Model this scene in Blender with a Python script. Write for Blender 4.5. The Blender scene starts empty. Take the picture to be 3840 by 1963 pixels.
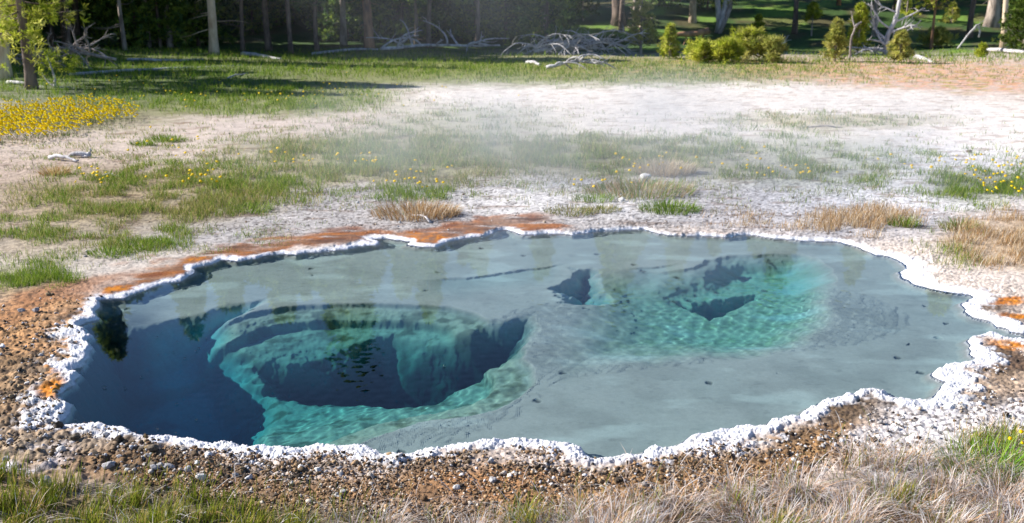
import bpy, math, random
import numpy as np
from mathutils import Vector, Matrix

S = bpy.context.scene
C = S.collection
PI = math.pi
rng = np.random.default_rng(7)
random.seed(7)

# ------------------------------------------------------------------ camera, world, sun, exposure
CAM_H = 2.0
PITCH = math.radians(15.15)
FPX = 3840 * 35.0 / 36.0
cam = bpy.data.cameras.new('camera')
cam_o = bpy.data.objects.new('camera', cam)
C.objects.link(cam_o)
cam_o.location = (0, 0, CAM_H)
cam_o.rotation_euler = (PI / 2 - PITCH, 0, 0)
cam.lens = 35
cam.sensor_width = 36
cam.clip_end = 2000
cam.clip_start = 0.05
cam.dof.use_dof = True
cam.dof.focus_distance = 4.9
cam.dof.aperture_fstop = 4.2
S.camera = cam_o

SUN_EL = math.radians(33)
SUN_AZ = math.radians(11)          # behind the pool, from the left
SUN_DIR = Vector((-math.cos(SUN_AZ) * math.cos(SUN_EL), math.sin(SUN_AZ) * math.cos(SUN_EL), math.sin(SUN_EL)))
w = bpy.data.worlds.new('World')
S.world = w
w.use_nodes = True
nt = w.node_tree
sk = nt.nodes.new('ShaderNodeTexSky')
sk.sky_type = 'NISHITA'
sk.sun_disc = False
sk.altitude = 2500
sk.dust_density = 0.1
sk.ozone_density = 4.5
sk.sun_elevation = SUN_EL
sk.sun_rotation = math.atan2(SUN_DIR.x, SUN_DIR.y)
nt.links.new(sk.outputs[0], nt.nodes['Background'].inputs[0])
nt.nodes['Background'].inputs[1].default_value = 0.075
sun = bpy.data.lights.new('sun', 'SUN')
sun.energy = 4.6
sun.angle = math.radians(0.5)
sun.color = (1.0, 0.95, 0.885)
sun.cycles.is_caustics_light = True
sun_o = bpy.data.objects.new('sun', sun)
C.objects.link(sun_o)
sun_o.rotation_euler = SUN_DIR.to_track_quat('Z', 'Y').to_euler()
S.view_settings.view_transform = 'Standard'
S.view_settings.look = 'None'
S.view_settings.exposure = 1.05
S.view_settings.gamma = 1
S.cycles.use_denoising = True
S.cycles.max_bounces = 8
S.cycles.diffuse_bounces = 3
S.cycles.glossy_bounces = 3
S.cycles.transmission_bounces = 6
S.cycles.transparent_max_bounces = 8
S.cycles.volume_bounces = 0
S.cycles.caustics_refractive = True
S.cycles.caustics_reflective = False

# ------------------------------------------------------------------ layout maths: photo survey points <-> places on the ground
CP, SP = math.cos(PITCH), math.sin(PITCH)


def unproj(px, py, z=0.0):
    px = np.asarray(px, float); py = np.asarray(py, float)
    dx = (px - 1920) / FPX
    dv = (981.5 - py) / FPX
    ry = CP + SP * dv
    rz = -SP + CP * dv
    t = (z - CAM_H) / rz
    return dx * t, ry * t


def proj(x, y, z=0.0):
    zc = y * CP - (z - CAM_H) * SP
    yc = (z - CAM_H) * CP + y * SP
    zc = np.maximum(zc, 0.3)
    return 1920 + FPX * x / zc, 981.5 - FPX * yc / zc


WATER_Z = -0.02


def under(px, py, d):
    """place on the bed at depth d seen through the refracting surface at a survey point"""
    x, y = unproj(px, py, WATER_Z)
    L = np.sqrt(x * x + y * y + (CAM_H - WATER_Z) ** 2)
    hl = np.sqrt(x * x + y * y)
    st = hl / L / 1.33
    tn = st / np.sqrt(1 - st * st)
    return x + x / hl * d * tn, y + y / hl * d * tn


def at(px, Y, z=0.0):
    zc = Y * CP + (CAM_H - z) * SP
    return (px - 1920) / FPX * zc


# ------------------------------------------------------------------ noise
_r = np.random.default_rng(3)
_ANG = _r.uniform(0, 2 * PI, (256, 256))
_GX, _GY = np.cos(_ANG), np.sin(_ANG)
_RA, _RB = _r.random((256, 256)), _r.random((256, 256))


def gn(x, y, s=0):
    x = x + s * 17.31; y = y + s * 9.77
    ix = np.floor(x).astype(np.int64); iy = np.floor(y).astype(np.int64)
    fx = x - ix; fy = y - iy
    u = fx ** 3 * (fx * (fx * 6 - 15) + 10); v = fy ** 3 * (fy * (fy * 6 - 15) + 10)
    def g(a, b):
        i = (ix + a) & 255; j = (iy + b) & 255
        return _GX[i, j] * (fx - a) + _GY[i, j] * (fy - b)
    n0 = g(0, 0) * (1 - u) + g(1, 0) * u
    n1 = g(0, 1) * (1 - u) + g(1, 1) * u
    return (n0 * (1 - v) + n1 * v) * 1.5


def fbm(x, y, o=4, s=0, gain=0.5):
    r = 0; a = 1; t = 0
    for k in range(o):
        r = r + a * gn(x * 2 ** k, y * 2 ** k, s + k * 3)
        t += a; a *= gain
    return r / t


def worley(x, y, s=0):
    x = x + s * 5.1; y = y + s * 3.3
    ix = np.floor(x).astype(np.int64); iy = np.floor(y).astype(np.int64)
    d1 = np.full(x.shape, 9.0); cid = np.zeros(x.shape)
    for a in (-1, 0, 1):
        for b in (-1, 0, 1):
            i = (ix + a) & 255; j = (iy + b) & 255
            dd = (ix + a + _RA[i, j] - x) ** 2 + (iy + b + _RB[i, j] - y) ** 2
            m = dd < d1
            d1 = np.where(m, dd, d1)
            cid = np.where(m, _RA[j, i], cid)
    return np.sqrt(d1), cid


def cells(x, y, s=0):
    """distance, direction from the cell's centre, and the cell's own random number"""
    x = x + s * 5.1; y = y + s * 3.3
    ix = np.floor(x).astype(np.int64); iy = np.floor(y).astype(np.int64)
    d1 = np.full(x.shape, 9.0); cid = np.zeros(x.shape); az = np.zeros(x.shape)
    for a in (-1, 0, 1):
        for b in (-1, 0, 1):
            i = (ix + a) & 255; j = (iy + b) & 255
            ox = x - (ix + a + _RA[i, j]); oy = y - (iy + b + _RB[i, j])
            dd = ox * ox + oy * oy
            m = dd < d1
            d1 = np.where(m, dd, d1); az = np.where(m, np.arctan2(oy, ox), az); cid = np.where(m, (_RA[j, i] + _RB[i, j] * .37) % 1, cid)
    return np.sqrt(d1), az, cid


def sm(a, b, t):
    t = np.clip((t - a) / (b - a), 0, 1)
    return t * t * (3 - 2 * t)


def poly_sdf(P, x, y):
    """negative inside"""
    P = np.asarray(P, float)
    d = np.full(x.shape, 1e9); ins = np.zeros(x.shape, bool)
    n = len(P)
    for i in range(n):
        ax, ay = P[i]; bx, by = P[(i + 1) % n]
        ex, ey = bx - ax, by - ay
        t = np.clip(((x - ax) * ex + (y - ay) * ey) / (ex * ex + ey * ey + 1e-12), 0, 1)
        dd = (x - ax - ex * t) ** 2 + (y - ay - ey * t) ** 2
        d = np.minimum(d, dd)
        c = ((ay > y) != (by > y))
        if abs(ey) > 1e-12:
            ins ^= c & (x < ex * (y - ay) / ey + ax)
    d = np.sqrt(d)
    return np.where(ins, -d, d)


def E(px, py, cx, cy, rx, ry, soft=0.35, rot=0.0):
    dx = px - cx; dy = py - cy
    if rot:
        c, s = math.cos(math.radians(rot)), math.sin(math.radians(rot))
        dx, dy = dx * c + dy * s, -dx * s + dy * c
    r = np.sqrt((dx / rx) ** 2 + (dy / ry) ** 2)
    return 1 - sm(1 - soft, 1 + soft, r)


def lin(r, g, b):
    c = np.array([r, g, b], float) / 255
    return np.where(c <= 0.04045, c / 12.92, ((c + 0.055) / 1.055) ** 2.4)


KA = 1.18


def alb(r, g, b):
    """surface colour from its tone in even light"""
    return np.clip(lin(r, g, b) / KA, 0.004, 0.86)


# ------------------------------------------------------------------ mesh and material helpers
def mk(name, V, Q=None, T=None, mat=None, parent=None, smooth=False, col=None, link=True):
    me = bpy.data.meshes.new(name)
    V = np.asarray(V, np.float32)
    me.vertices.add(len(V)); me.vertices.foreach_set('co', V.ravel())
    idx = []; tot = []
    if Q is not None and len(Q):
        Q = np.asarray(Q, np.int32); idx.append(Q.ravel()); tot.append(np.full(len(Q), 4, np.int32))
    if T is not None and len(T):
        T = np.asarray(T, np.int32); idx.append(T.ravel()); tot.append(np.full(len(T), 3, np.int32))
    idx = np.concatenate(idx); tot = np.concatenate(tot)
    st = np.concatenate([[0], np.cumsum(tot)[:-1]]).astype(np.int32)
    me.loops.add(len(idx)); me.loops.foreach_set('vertex_index', idx)
    me.polygons.add(len(tot)); me.polygons.foreach_set('loop_start', st)
    me.polygons.foreach_set('loop_total', tot)
    if smooth:
        me.polygons.foreach_set('use_smooth', np.ones(len(tot), bool))
    me.update(calc_edges=True)
    if col is not None:
        a = me.color_attributes.new('Col', 'FLOAT_COLOR', 'POINT')
        c4 = np.ones((len(V), 4), np.float32); c4[:, :3] = col
        a.data.foreach_set('color', c4.ravel())
    o = bpy.data.objects.new(name, me)
    if link:
        C.objects.link(o)
    if mat:
        me.materials.append(mat)
    if parent:
        o.parent = parent
    return o


def tag(o, label=None, cat=None, group=None, kind=None):
    if label: o['label'] = label
    if cat: o['category'] = cat
    if group: o['group'] = group
    if kind: o['kind'] = kind
    return o


def empty(name, loc, label=None, cat=None, group=None, rz=0.0, s=1.0):
    o = bpy.data.objects.new(name, None)
    C.objects.link(o)
    o.empty_display_size = 0.2
    o.location = loc; o.rotation_euler = (0, 0, rz); o.scale = (s, s, s)
    return tag(o, label, cat, group)


def copy_tree(o, loc, rz=0.0, s=1.0, label=None, group=None, cat=None):
    r = o.copy(); C.objects.link(r)
    r.location = loc; r.rotation_euler = (0, 0, rz); r.scale = (s, s, s)
    if label: r['label'] = label
    if group: r['group'] = group
    if cat: r['category'] = cat
    for ch in o.children:
        c = ch.copy(); C.objects.link(c); c.parent = r
    return r


def nodes_mat(name):
    m = bpy.data.materials.new(name); m.use_nodes = True
    return m, m.node_tree, m.node_tree.nodes['Principled BSDF']


def mth(n, op, a, b=None, c=None):
    k = n.nodes.new('ShaderNodeMath'); k.operation = op
    for i, v in enumerate((a, b, c)):
        if v is None: continue
        if isinstance(v, (int, float)): k.inputs[i].default_value = v
        else: n.links.new(v, k.inputs[i])
    return k.outputs[0]


def noise_node(n, vec, scale, detail=4.0, rough=0.55):
    t = n.nodes.new('ShaderNodeTexNoise')
    t.inputs['Scale'].default_value = scale; t.inputs['Detail'].default_value = detail
    t.inputs['Roughness'].default_value = rough
    n.links.new(vec, t.inputs['Vector'])
    return t.outputs['Fac']


def colour_attr(n):
    a = n.nodes.new('ShaderNodeAttribute'); a.attribute_name = 'Col'
    return a.outputs['Color']


def scale_col(n, c, f):
    k = n.nodes.new('ShaderNodeVectorMath'); k.operation = 'SCALE'
    n.links.new(c, k.inputs[0])
    if isinstance(f, (int, float)): k.inputs['Scale'].default_value = f
    else: n.links.new(f, k.inputs['Scale'])
    return k.outputs[0]


def mat_ground():
    m, n, b = nodes_mat('ground_earth')
    g = n.nodes.new('ShaderNodeNewGeometry').outputs['Position']
    f1 = noise_node(n, g, 45, 5); f2 = noise_node(n, g, 170, 3, 0.6)
    v = mth(n, 'ADD', mth(n, 'MULTIPLY', f1, 0.55), mth(n, 'MULTIPLY_ADD', f2, 0.7, 0.38))
    n.links.new(scale_col(n, colour_attr(n), v), b.inputs['Base Color'])
    wet = n.nodes.new('ShaderNodeAttribute'); wet.attribute_name = 'wet'
    n.links.new(mth(n, 'MULTIPLY_ADD', wet.outputs['Fac'], -0.62, 0.9), b.inputs['Roughness'])
    b.inputs['Specular IOR Level'].default_value = 0.35
    bp = n.nodes.new('ShaderNodeBump'); bp.inputs['Distance'].default_value = 0.012
    bp.inputs['Strength'].default_value = 0.55
    n.links.new(mth(n, 'ADD', f1, mth(n, 'MULTIPLY', f2, 0.5)), bp.inputs['Height'])
    n.links.new(bp.outputs[0], b.inputs['Normal'])
    return m


WATER_TINT = (1.45, 0.33, 0.24)      # water absorption painted into the bed colour, per metre down and back


def mat_bed():
    m, n, b = nodes_mat('pool_bed_silt_tinted')
    gp = n.nodes.new('ShaderNodeNewGeometry').outputs['Position']
    sx = n.nodes.new('ShaderNodeSeparateXYZ'); n.links.new(gp, sx.inputs[0])
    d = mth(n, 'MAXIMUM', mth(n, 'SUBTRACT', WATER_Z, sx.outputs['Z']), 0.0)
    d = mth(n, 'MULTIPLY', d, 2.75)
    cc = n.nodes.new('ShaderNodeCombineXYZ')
    for i, k in enumerate(WATER_TINT):
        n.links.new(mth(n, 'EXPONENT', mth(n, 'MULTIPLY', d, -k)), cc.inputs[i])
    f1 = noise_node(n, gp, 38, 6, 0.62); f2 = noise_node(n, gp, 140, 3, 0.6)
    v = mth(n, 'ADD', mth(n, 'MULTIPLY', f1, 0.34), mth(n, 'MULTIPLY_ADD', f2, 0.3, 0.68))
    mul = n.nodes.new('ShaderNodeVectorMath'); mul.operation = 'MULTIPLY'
    n.links.new(scale_col(n, colour_attr(n), v), mul.inputs[0]); n.links.new(cc.outputs[0], mul.inputs[1])  # silt colour times the depth tint, standing for light lost in the water
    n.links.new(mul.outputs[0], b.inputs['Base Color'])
    b.inputs['Roughness'].default_value = 1.0
    b.inputs['Specular IOR Level'].default_value = 0.0
    bp = n.nodes.new('ShaderNodeBump'); bp.inputs['Distance'].default_value = 0.01
    bp.inputs['Strength'].default_value = 0.15
    n.links.new(f1, bp.inputs['Height']); n.links.new(bp.outputs[0], b.inputs['Normal'])
    return m


def mat_leafy(name, trans=0.35, rough=0.6, gain=1.0, spec=0.2):
    m, n, b = nodes_mat(name)
    ca = colour_attr(n)
    if gain != 1.0: ca = scale_col(n, ca, gain)
    n.links.new(ca, b.inputs['Base Color'])
    b.inputs['Roughness'].default_value = rough
    b.inputs['Specular IOR Level'].default_value = spec
    t = n.nodes.new('ShaderNodeBsdfTranslucent')
    n.links.new(ca, t.inputs['Color'])
    mx = n.nodes.new('ShaderNodeMixShader'); mx.inputs[0].default_value = trans
    n.links.new(b.outputs[0], mx.inputs[1]); n.links.new(t.outputs[0], mx.inputs[2])
    n.links.new(mx.outputs[0], n.nodes['Material Output'].inputs['Surface'])
    return m


def mat_bark(name, ca, cb, sc=6.0, stretch=0.25):
    m, n, b = nodes_mat(name)
    tc = n.nodes.new('ShaderNodeTexCoord')
    mp = n.nodes.new('ShaderNodeMapping'); mp.inputs['Scale'].default_value = (1, 1, stretch)
    n.links.new(tc.outputs['Object'], mp.inputs[0])
    f = noise_node(n, mp.outputs[0], sc, 6, 0.65)
    cr = n.nodes.new('ShaderNodeValToRGB')
    cr.color_ramp.elements[0].position = 0.36; cr.color_ramp.elements[1].position = 0.64
    cr.color_ramp.elements[0].color = (*ca, 1); cr.color_ramp.elements[1].color = (*cb, 1)
    n.links.new(f, cr.inputs[0]); n.links.new(cr.outputs[0], b.inputs['Base Color'])
    b.inputs['Roughness'].default_value = 0.9
    bp = n.nodes.new('ShaderNodeBump'); bp.inputs['Distance'].default_value = 0.03
    n.links.new(f, bp.inputs['Height']); n.links.new(bp.outputs[0], b.inputs['Normal'])
    return m


# ------------------------------------------------------------------ pool outline (survey points of the water's edge)
EDGE = [(250 * 1.5, 1121), (467, 1114), (516, 1095), (560, 1080), (592, 1068), (640, 1058), (683, 1049), (710, 1035), (736, 1019), (730, 1000),
        (770, 990), (812, 983), (830, 972), (890, 975), (960, 966), (1017, 951), (1065, 948), (1112, 953), (1138, 946), (1200, 941), (1264, 936), (1317, 929),
        (1345, 921), (1400, 917), (1428, 914), (1426, 903), (1400, 893), (1450, 891), (1500, 899), (1535, 904), (1522, 915), (1560, 921), (1636, 923), (1681, 904), (1750, 890), (1822, 881), (1871, 862), (1900, 859),
        (1925, 866), (1958, 880), (2053, 872), (2148, 878), (2250, 864), (2330, 859), (2413, 856), (2463, 872), (2527, 881), (2622, 880),
        (2717, 887), (2804, 876), (2880, 888), (3032, 902), (3146, 904), (3210, 921), (3282, 952), (3339, 959), (3373, 978), (3400, 1000),
        (3362, 1017), (3385, 1042), (3423, 1061), (3487, 1080), (3563, 1093), (3635, 1102), (3647, 1110), (3605, 1133), (3613, 1167),
        (3643, 1184), (3715, 1201), (3738, 1220), (3768, 1228), (3780, 1239), (3840, 1247), (4000, 1256), (4160, 1262), (4160, 1284), (4000, 1278), (3840, 1273), (3772, 1266), (3749, 1250),
        (3704, 1247), (3624, 1262), (3632, 1304), (3624, 1319), (3658, 1342), (3632, 1353), (3563, 1357), (3495, 1395), (3491, 1402),
        (3544, 1429), (3522, 1444), (3499, 1467), (3491, 1490), (3465, 1495), (3400, 1495), (3332, 1482), (3335, 1469), (3275, 1456),
        (3195, 1467), (3150, 1488), (3089, 1499), (3024, 1524), (2979, 1562), (2880, 1575), (2850, 1592), (2744, 1592), (2717, 1607),
        (2679, 1619), (2641, 1626), (2592, 1630), (2542, 1649), (2535, 1662), (2489, 1674), (2448, 1672), (2402, 1679), (2410, 1693),
        (2319, 1698), (2284, 1717), (2243, 1721), (2208, 1702), (2182, 1676), (2148, 1657), (2083, 1657), (2045, 1647), (1958, 1643),
        (1860, 1645), (1757, 1657), (1674, 1660), (1639, 1676), (1552, 1695), (1499, 1704), (1446, 1698), (1431, 1683), (1378, 1672),
        (1248, 1666), (1188, 1664), (1123, 1679), (1036, 1679), (998, 1670), (960, 1672), (911, 1668), (865, 1657), (809, 1660),
        (763, 1649), (721, 1643), (668, 1640), (569, 1630), (505, 1615), (448, 1594), (326, 1584), (243, 1588), (228, 1577), (262, 1554),
        (279, 1512), (251, 1497), (228, 1474), (285, 1437), (304, 1399), (262, 1380), (311, 1372), (342, 1338), (338, 1311), (353, 1296),
        (330, 1273), (349, 1258), (323, 1228), (296, 1220), (380, 1190), (364, 1159), (380, 1144), (376, 1128)]
_e = np.array(EDGE, float)
_ex, _ey = unproj(_e[:, 0], _e[:, 1], WATER_Z + 0.01)
EDGE_W = np.stack([_ex, _ey], 1)
# width of the white sinter rim in metres round the pool
RIMW = [(300, 1560, .27), (320, 1420, .2), (360, 1250, .22), (370, 1140, .12), (470, 1110, .12), (600, 1060, .14), (730, 1010, .16), (830, 965, .18), (1000, 950, .13), (1200, 935, .12),
        (1320, 915, .24), (1420, 905, .2), (1530, 915, .16), (1640, 920, .14), (1800, 880, .12), (1900, 860, .11), (2100, 875, .11), (2400, 856, .08), (2700, 885, .09),
        (3000, 900, .14), (3250, 935, .16), (3380, 1010, .42), (3500, 1080, .3), (3640, 1130, .3), (3740, 1215, .24), (4000, 1255, .14), (4000, 1280, .14), (3640, 1300, .26),
        (3540, 1380, .42), (3500, 1480, .40), (3300, 1470, .22), (3100, 1500, .2), (2950, 1570, .2), (2700, 1610, .3), (2560, 1650, .3), (2450, 1680, .2), (2300, 1700, .12), (2230, 1720, .13),
        (2150, 1660, .24), (2000, 1645, .24), (1800, 1650, .21), (1640, 1670, .2), (1500, 1704, .14), (1400, 1680, .2), (1200, 1665, .22), (1000, 1670, .24),
        (800, 1655, .2), (600, 1635, .17), (450, 1595, .17), (330, 1585, .15)]
_rw = np.array(RIMW)
_rx, _ry = unproj(_rw[:, 0], _rw[:, 1], 0)


def rim_width(x, y):
    num = 0; den = 0
    for a, b, ww in zip(_rx, _ry, _rw[:, 2]):
        k = 1 / ((x - a) ** 2 + (y - b) ** 2 + 0.01) ** 2
        num = num + k * ww; den = den + k
    return num / den


def W(pts, d):
    p = np.array(pts, float)
    x, y = under(p[:, 0], p[:, 1], d)
    return np.stack([x, y], 1)


SHELF = 0.10
HOLE = W([(300, 1235), (352, 1205), (395, 1160), (440, 1150), (475, 1180), (495, 1230), (470, 1262), (455, 1285), (520, 1282), (600, 1262), (700, 1235), (800, 1212), (900, 1180), (980, 1160), (1080, 1147),
          (1230, 1138), (1400, 1136), (1560, 1140), (1700, 1152), (1800, 1178), (1850, 1215), (1900, 1235), (1985, 1250), (2000, 1275), (1975, 1300),
          (1970, 1340), (2010, 1385), (2010, 1440), (1960, 1490), (1860, 1535), (1720, 1565), (1600, 1585), (1500, 1612), (1410, 1640), (1350, 1668),
          (1200, 1720), (900, 1730), (600, 1690), (300, 1650), (200, 1600), (230, 1480), (260, 1400), (270, 1290)], SHELF)
DEEPL = W([(210, 1290), (330, 1215), (400, 1180), (470, 1300), (600, 1275), (740, 1240), (880, 1200), (1000, 1180), (1010, 1205), (905, 1262), (900, 1315), (985, 1370), (1040, 1440), (1030, 1545), (1035, 1620), (1020, 1740), (600, 1740), (250, 1650), (190, 1500)], 0.45)
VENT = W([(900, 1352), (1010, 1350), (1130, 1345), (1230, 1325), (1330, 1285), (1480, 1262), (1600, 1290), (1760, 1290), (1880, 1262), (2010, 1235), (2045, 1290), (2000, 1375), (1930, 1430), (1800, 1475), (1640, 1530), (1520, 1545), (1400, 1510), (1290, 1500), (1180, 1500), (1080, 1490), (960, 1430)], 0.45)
RIGHTB = W([(2070, 1075), (2110, 1050), (2150, 1018), (2290, 1010), (2450, 1015), (2580, 1005), (2650, 975), (2760, 957), (2900, 952), (3000, 958), (3080, 975), (3130, 1020), (3150, 1090), (3140, 1180), (3090, 1270),
            (2980, 1320), (2800, 1355), (2600, 1375), (2400, 1395), (2250, 1420), (2120, 1450), (2030, 1420), (1995, 1350), (2010, 1260), (2050, 1200), (2080, 1140)], SHELF)
HOLEA = W([(2080, 1100), (2140, 1060), (2155, 1022), (2230, 1018), (2235, 1060), (2265, 1095), (2300, 1130), (2240, 1152), (2180, 1155), (2120, 1150), (2105, 1120)], 0.2)
HOLEB = W([(2560, 1128), (2600, 1132), (2690, 1115), (2770, 1100), (2830, 1092), (2815, 1118), (2760, 1140), (2710, 1165), (2665, 1186), (2630, 1165), (2590, 1142)], 0.28)


def softdepth(P, x, y, wall, nz):
    return sm(0, wall, -(poly_sdf(P, x, y) + nz))


# ------------------------------------------------------------------ the ground sheet (with the pool basin)
def far_rise(x, y):
    return 0.115 * np.maximum(y - 37, 0) * sm(37, 48, y) + 0.25 * fbm(x * .15, y * .15, 3, 5) * sm(20, 40, y)


def build_ground():
    py = np.concatenate([np.linspace(2360, 60, 900)])
    Yn = np.array([unproj(1920, p, 0)[1] for p in py])
    Yf = np.concatenate([np.linspace(Yn[-1] * 1.02, 90, 40), [120, 160, 220, 320, 450]])
    Yr = np.concatenate([[-60, -10, 0.3, 1.2], Yn, Yf])
    u = np.concatenate([[-6, -3, -1.8, -1.4, -1.2, -1.1], np.linspace(-1.04, -0.705, 130), np.linspace(-0.70, 0.70, 1400), np.linspace(0.705, 1.04, 130), [1.1, 1.2, 1.4, 1.8, 3, 6]])
    sc = np.where(Yr < 1.0, np.maximum(np.abs(Yr), 1.0), Yr)
    X = u[None, :] * sc[:, None]
    Y = np.repeat(Yr[:, None], len(u), 1)
    ny, nx = X.shape
    x = X.ravel(); y = Y.ravel()
    px, pyy = proj(x, y)
    pxm = 3733.0 / np.maximum(np.hypot(y, 2.0), 1.0)          # survey pixels per metre there
    # pool distance
    near = (y > 2.5) & (y < 12) & (np.abs(x) < 8)
    d = np.full(x.shape, 5.0)
    xs, ys = x[near], y[near]
    dd = poly_sdf(EDGE_W, xs, ys)
    wl, wc = worley(xs * 9, ys * 9, 2)
    wl2, _ = worley(xs * 22, ys * 22, 5)
    dd = dd + 0.030 * (wl - 0.5) + 0.011 * (wl2 - .5) + 0.012 * fbm(xs * 5, ys * 5, 2, 9)
    d[near] = dd
    rw = np.full(x.shape, .2); rw[near] = rim_width(xs, ys)
    rw *= (1 - .40 * sm(6.3, 7.2, y) * sm(2.6, 1.9, x)) * .70 * (1 - .36 * sm(.8, 2.2, x))
    rn = fbm(x * 5, y * 5, 4, 21)
    inside = d < 0
    # ---- heights
    z = 0.018 * fbm(x * 1.3, y * 1.3, 4, 11) + 0.006 * fbm(x * 9, y * 9, 3, 12) + far_rise(x, y)
    lb = E(px, pyy, 100, 1560, 560, 420, .4) * (d > 0) + E(px, pyy, 600, 1770, 520, 110, .5)
    lb = np.clip(lb, 0, 1)
    wv, wid = worley(x * 13, y * 13, 31)
    z = z + lb * (0.016 * np.clip(0.75 - wv, 0, 1) * (0.4 + wid) + 0.022 * fbm(x * 11, y * 11, 3, 33))
    gv = sm(0.4, 0.0, np.abs(d - rw - .15)) * (d > 0)
    w3, wid3 = worley(x * 38, y * 38, 41)
    tmat = E(px, pyy, 560, 1090, 380, 80, .3, -22) + E(px, pyy, 900, 950, 460, 70, .3, -10) + E(px, pyy, 1760, 880, 300, 50, .4, -7)
    z = z + np.clip(1 - tmat, .1, 1) * (0.004 + 0.008 * gv) * np.clip(.7 - w3, 0, 1) * 1.2 * (y < 14)
    # sinter rim
    t = d / np.maximum(rw, .02)
    rn2 = fbm(x * 15, y * 15, 3, 23)
    rim = (1 - sm(0.66, 1.22, t + 0.85 * rn + .75 * rn2)) * (d > -0.06)
    ooz = np.clip(E(px, pyy, 3810, 1302, 120, 16, .4, 8) + E(px, pyy, 3780, 1133, 60, 12, .5) + E(px, pyy, 3835, 1190, 60, 10, .5) + E(px, pyy, 190, 1455, 60, 45, .5, -30), 0, 1) * (d > .02)
    rim = rim * (1 - ooz)
    g1, gi = worley(x * 70, y * 70, 51)
    g2, _ = worley(x * 30, y * 30, 52)
    rg = 1 - 2 * np.abs(fbm(x * 24, y * 24, 4, 53, .62)); rh = 1 - 2 * np.abs(fbm(x * 55, y * 55, 2, 57))
    rz = -0.010 + 0.012 * np.clip(t, 0, 1) + 0.008 * np.clip(.72 - g1, 0, 1) * gi + 0.010 * rg + .007 * rh + .020 * fbm(x * 9, y * 9, 2, 58)
    rz = -.012 + (rz + .012) * (.22 + .78 * sm(6.8, 5.6, y))
    z = np.where(near, z * (1 - rim) + rz * rim, z)
    edge = sm(0.0, 0.035, d)
    z = np.where(near & (d >= 0) & (d < .035), (WATER_Z - .004) * (1 - edge) + z * edge, z)
    chan = E(px, pyy, 4000, 1262, 260, 18, .3)
    # bed
    b = near & (d < 0)
    bx, by, bd = x[b], y[b], -d[b]
    nz = 0.05 * fbm(bx * 3.3, by * 3.3, 4, 61)
    nf = 0.012 * fbm(bx * 13, by * 13, 3, 66)
    leftness = sm(-1.7, -2.4, bx) * sm(6.8, 6.0, by)
    dep = 0.03 + (SHELF - .03) * sm(0, 0.06, bd)
    hole = softdepth(HOLE, bx, by, 0.10, nz * 1.2 + nf)
    sdh = -(poly_sdf(HOLE, bx, by) + nz * .8 + nf)
    dep = dep + .10 * sm(0, .05, sdh) + .30 * sm(.02, .34, sdh) * .35 + .16 * sm(.22, .27, sdh + nz * .6) + .30 * sm(.30, .95, sdh)
    dl = softdepth(DEEPL, bx, by, 0.34, nz * 1.5 + nf)
    dep = dep + dl * 0.72
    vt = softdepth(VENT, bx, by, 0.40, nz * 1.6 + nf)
    dep = dep + vt * 0.9
    lump = fbm(bx * 6, by * 6, 4, 70)
    dep = dep + hole * (0.035 * lump + 0.012 * np.abs(fbm(bx * 16, by * 16, 3, 71)))
    rb = softdepth(RIGHTB, bx, by, 0.70 - .34 * sm(.9, 1.9, bx), nz * 2.0) * (.15 + .85 * sm(-.05, 1.35, bx + .5 * nz))
    rbn = softdepth(RIGHTB, bx, by, 0.05, nz * 1.5 + nf * 1.5) * sm(6.7, 7.2, by) * sm(.6, 1.2, bx)
    dep = dep + rb * 0.34 + rbn * 0.05
    dep = dep + rb * 0.030 * fbm(bx * 8, by * 8, 4, 73) + np.clip(rb + hole, 0, 1) * (.009 * fbm(bx * 19, by * 19, 3, 74) + .008 * np.abs(fbm(bx * 11, by * 11, 3, 75)))
    ha = softdepth(HOLEA, bx, by, 0.26, nz * 2.2 + nf * 2 - .035); hb = softdepth(HOLEB, bx, by, 0.20, nz * 1.6 + nf * 2 - .045)
    dep = dep + ha * 0.62 + hb * 0.7
    # thin ledges on the shelf
    for pts in ([(1560, 1050), (1750, 1040), (1900, 1020), (2020, 1005), (2150, 985)], [(2300, 1012), (2450, 1000), (2580, 985)],
                [(420, 1165), (520, 1130), (640, 1120)], [(2460, 1095), (2550, 1062), (2650, 1048)]):
        q = W(pts, SHELF)
        yl = np.interp(bx, q[:, 0], q[:, 1], left=99, right=99)
        on = sm(q[0, 0], q[0, 0] + .3, bx) * sm(q[-1, 0], q[-1, 0] - .3, bx)
        st = by - yl + nz * .8 + nf
        dep = dep + on * 0.05 * sm(0.0, -0.03, st) * sm(-.6, -.1, st)
    dep = dep + 0.007 * fbm(bx * 2.5, by * 2.5, 2, 77) + 0.0003 * fbm(bx * 22, by * 22, 2, 78)
    # pits
    pt, pid = worley(bx * 5.5, by * 5.5, 81)
    pm = sm(.0, .3, fbm(bx * 1.1, by * 1.1, 3, 83)); pid = pid * (.55 + .45 * pm)
    pt = pt + .08 * fbm(bx * 30, by * 30, 2, 84)
    dep = dep + 0.02 * sm(.16, .05, pt) * (pid > .72)
    dep = np.where(dep > SHELF, SHELF + (dep - SHELF) * .76, dep)
    dep = np.minimum(dep, .03 + bd * 5)
    z[b] = WATER_Z - np.maximum(dep, 0.012)
    z = np.where((d > 0) & (d < 0.3) & (chan > 0.5), z, z)
    # ---- colours
    n1 = fbm(x * 1.1, y * 1.1, 4, 101); n2 = fbm(x * 4, y * 4, 4, 102); n3 = fbm(x * 14, y * 14, 3, 103)
    n4 = gn(x * 45, y * 45, 104)
    wx = px + pxm * (0.35 * n1 + 0.10 * n2); wy = pyy + pxm * 0.25 * (0.5 * fbm(x * 1.1, y * 1.1, 3, 111) + .2 * n2)
    col = np.zeros((len(x), 3)); col[:] = alb(202, 186, 174)

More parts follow.
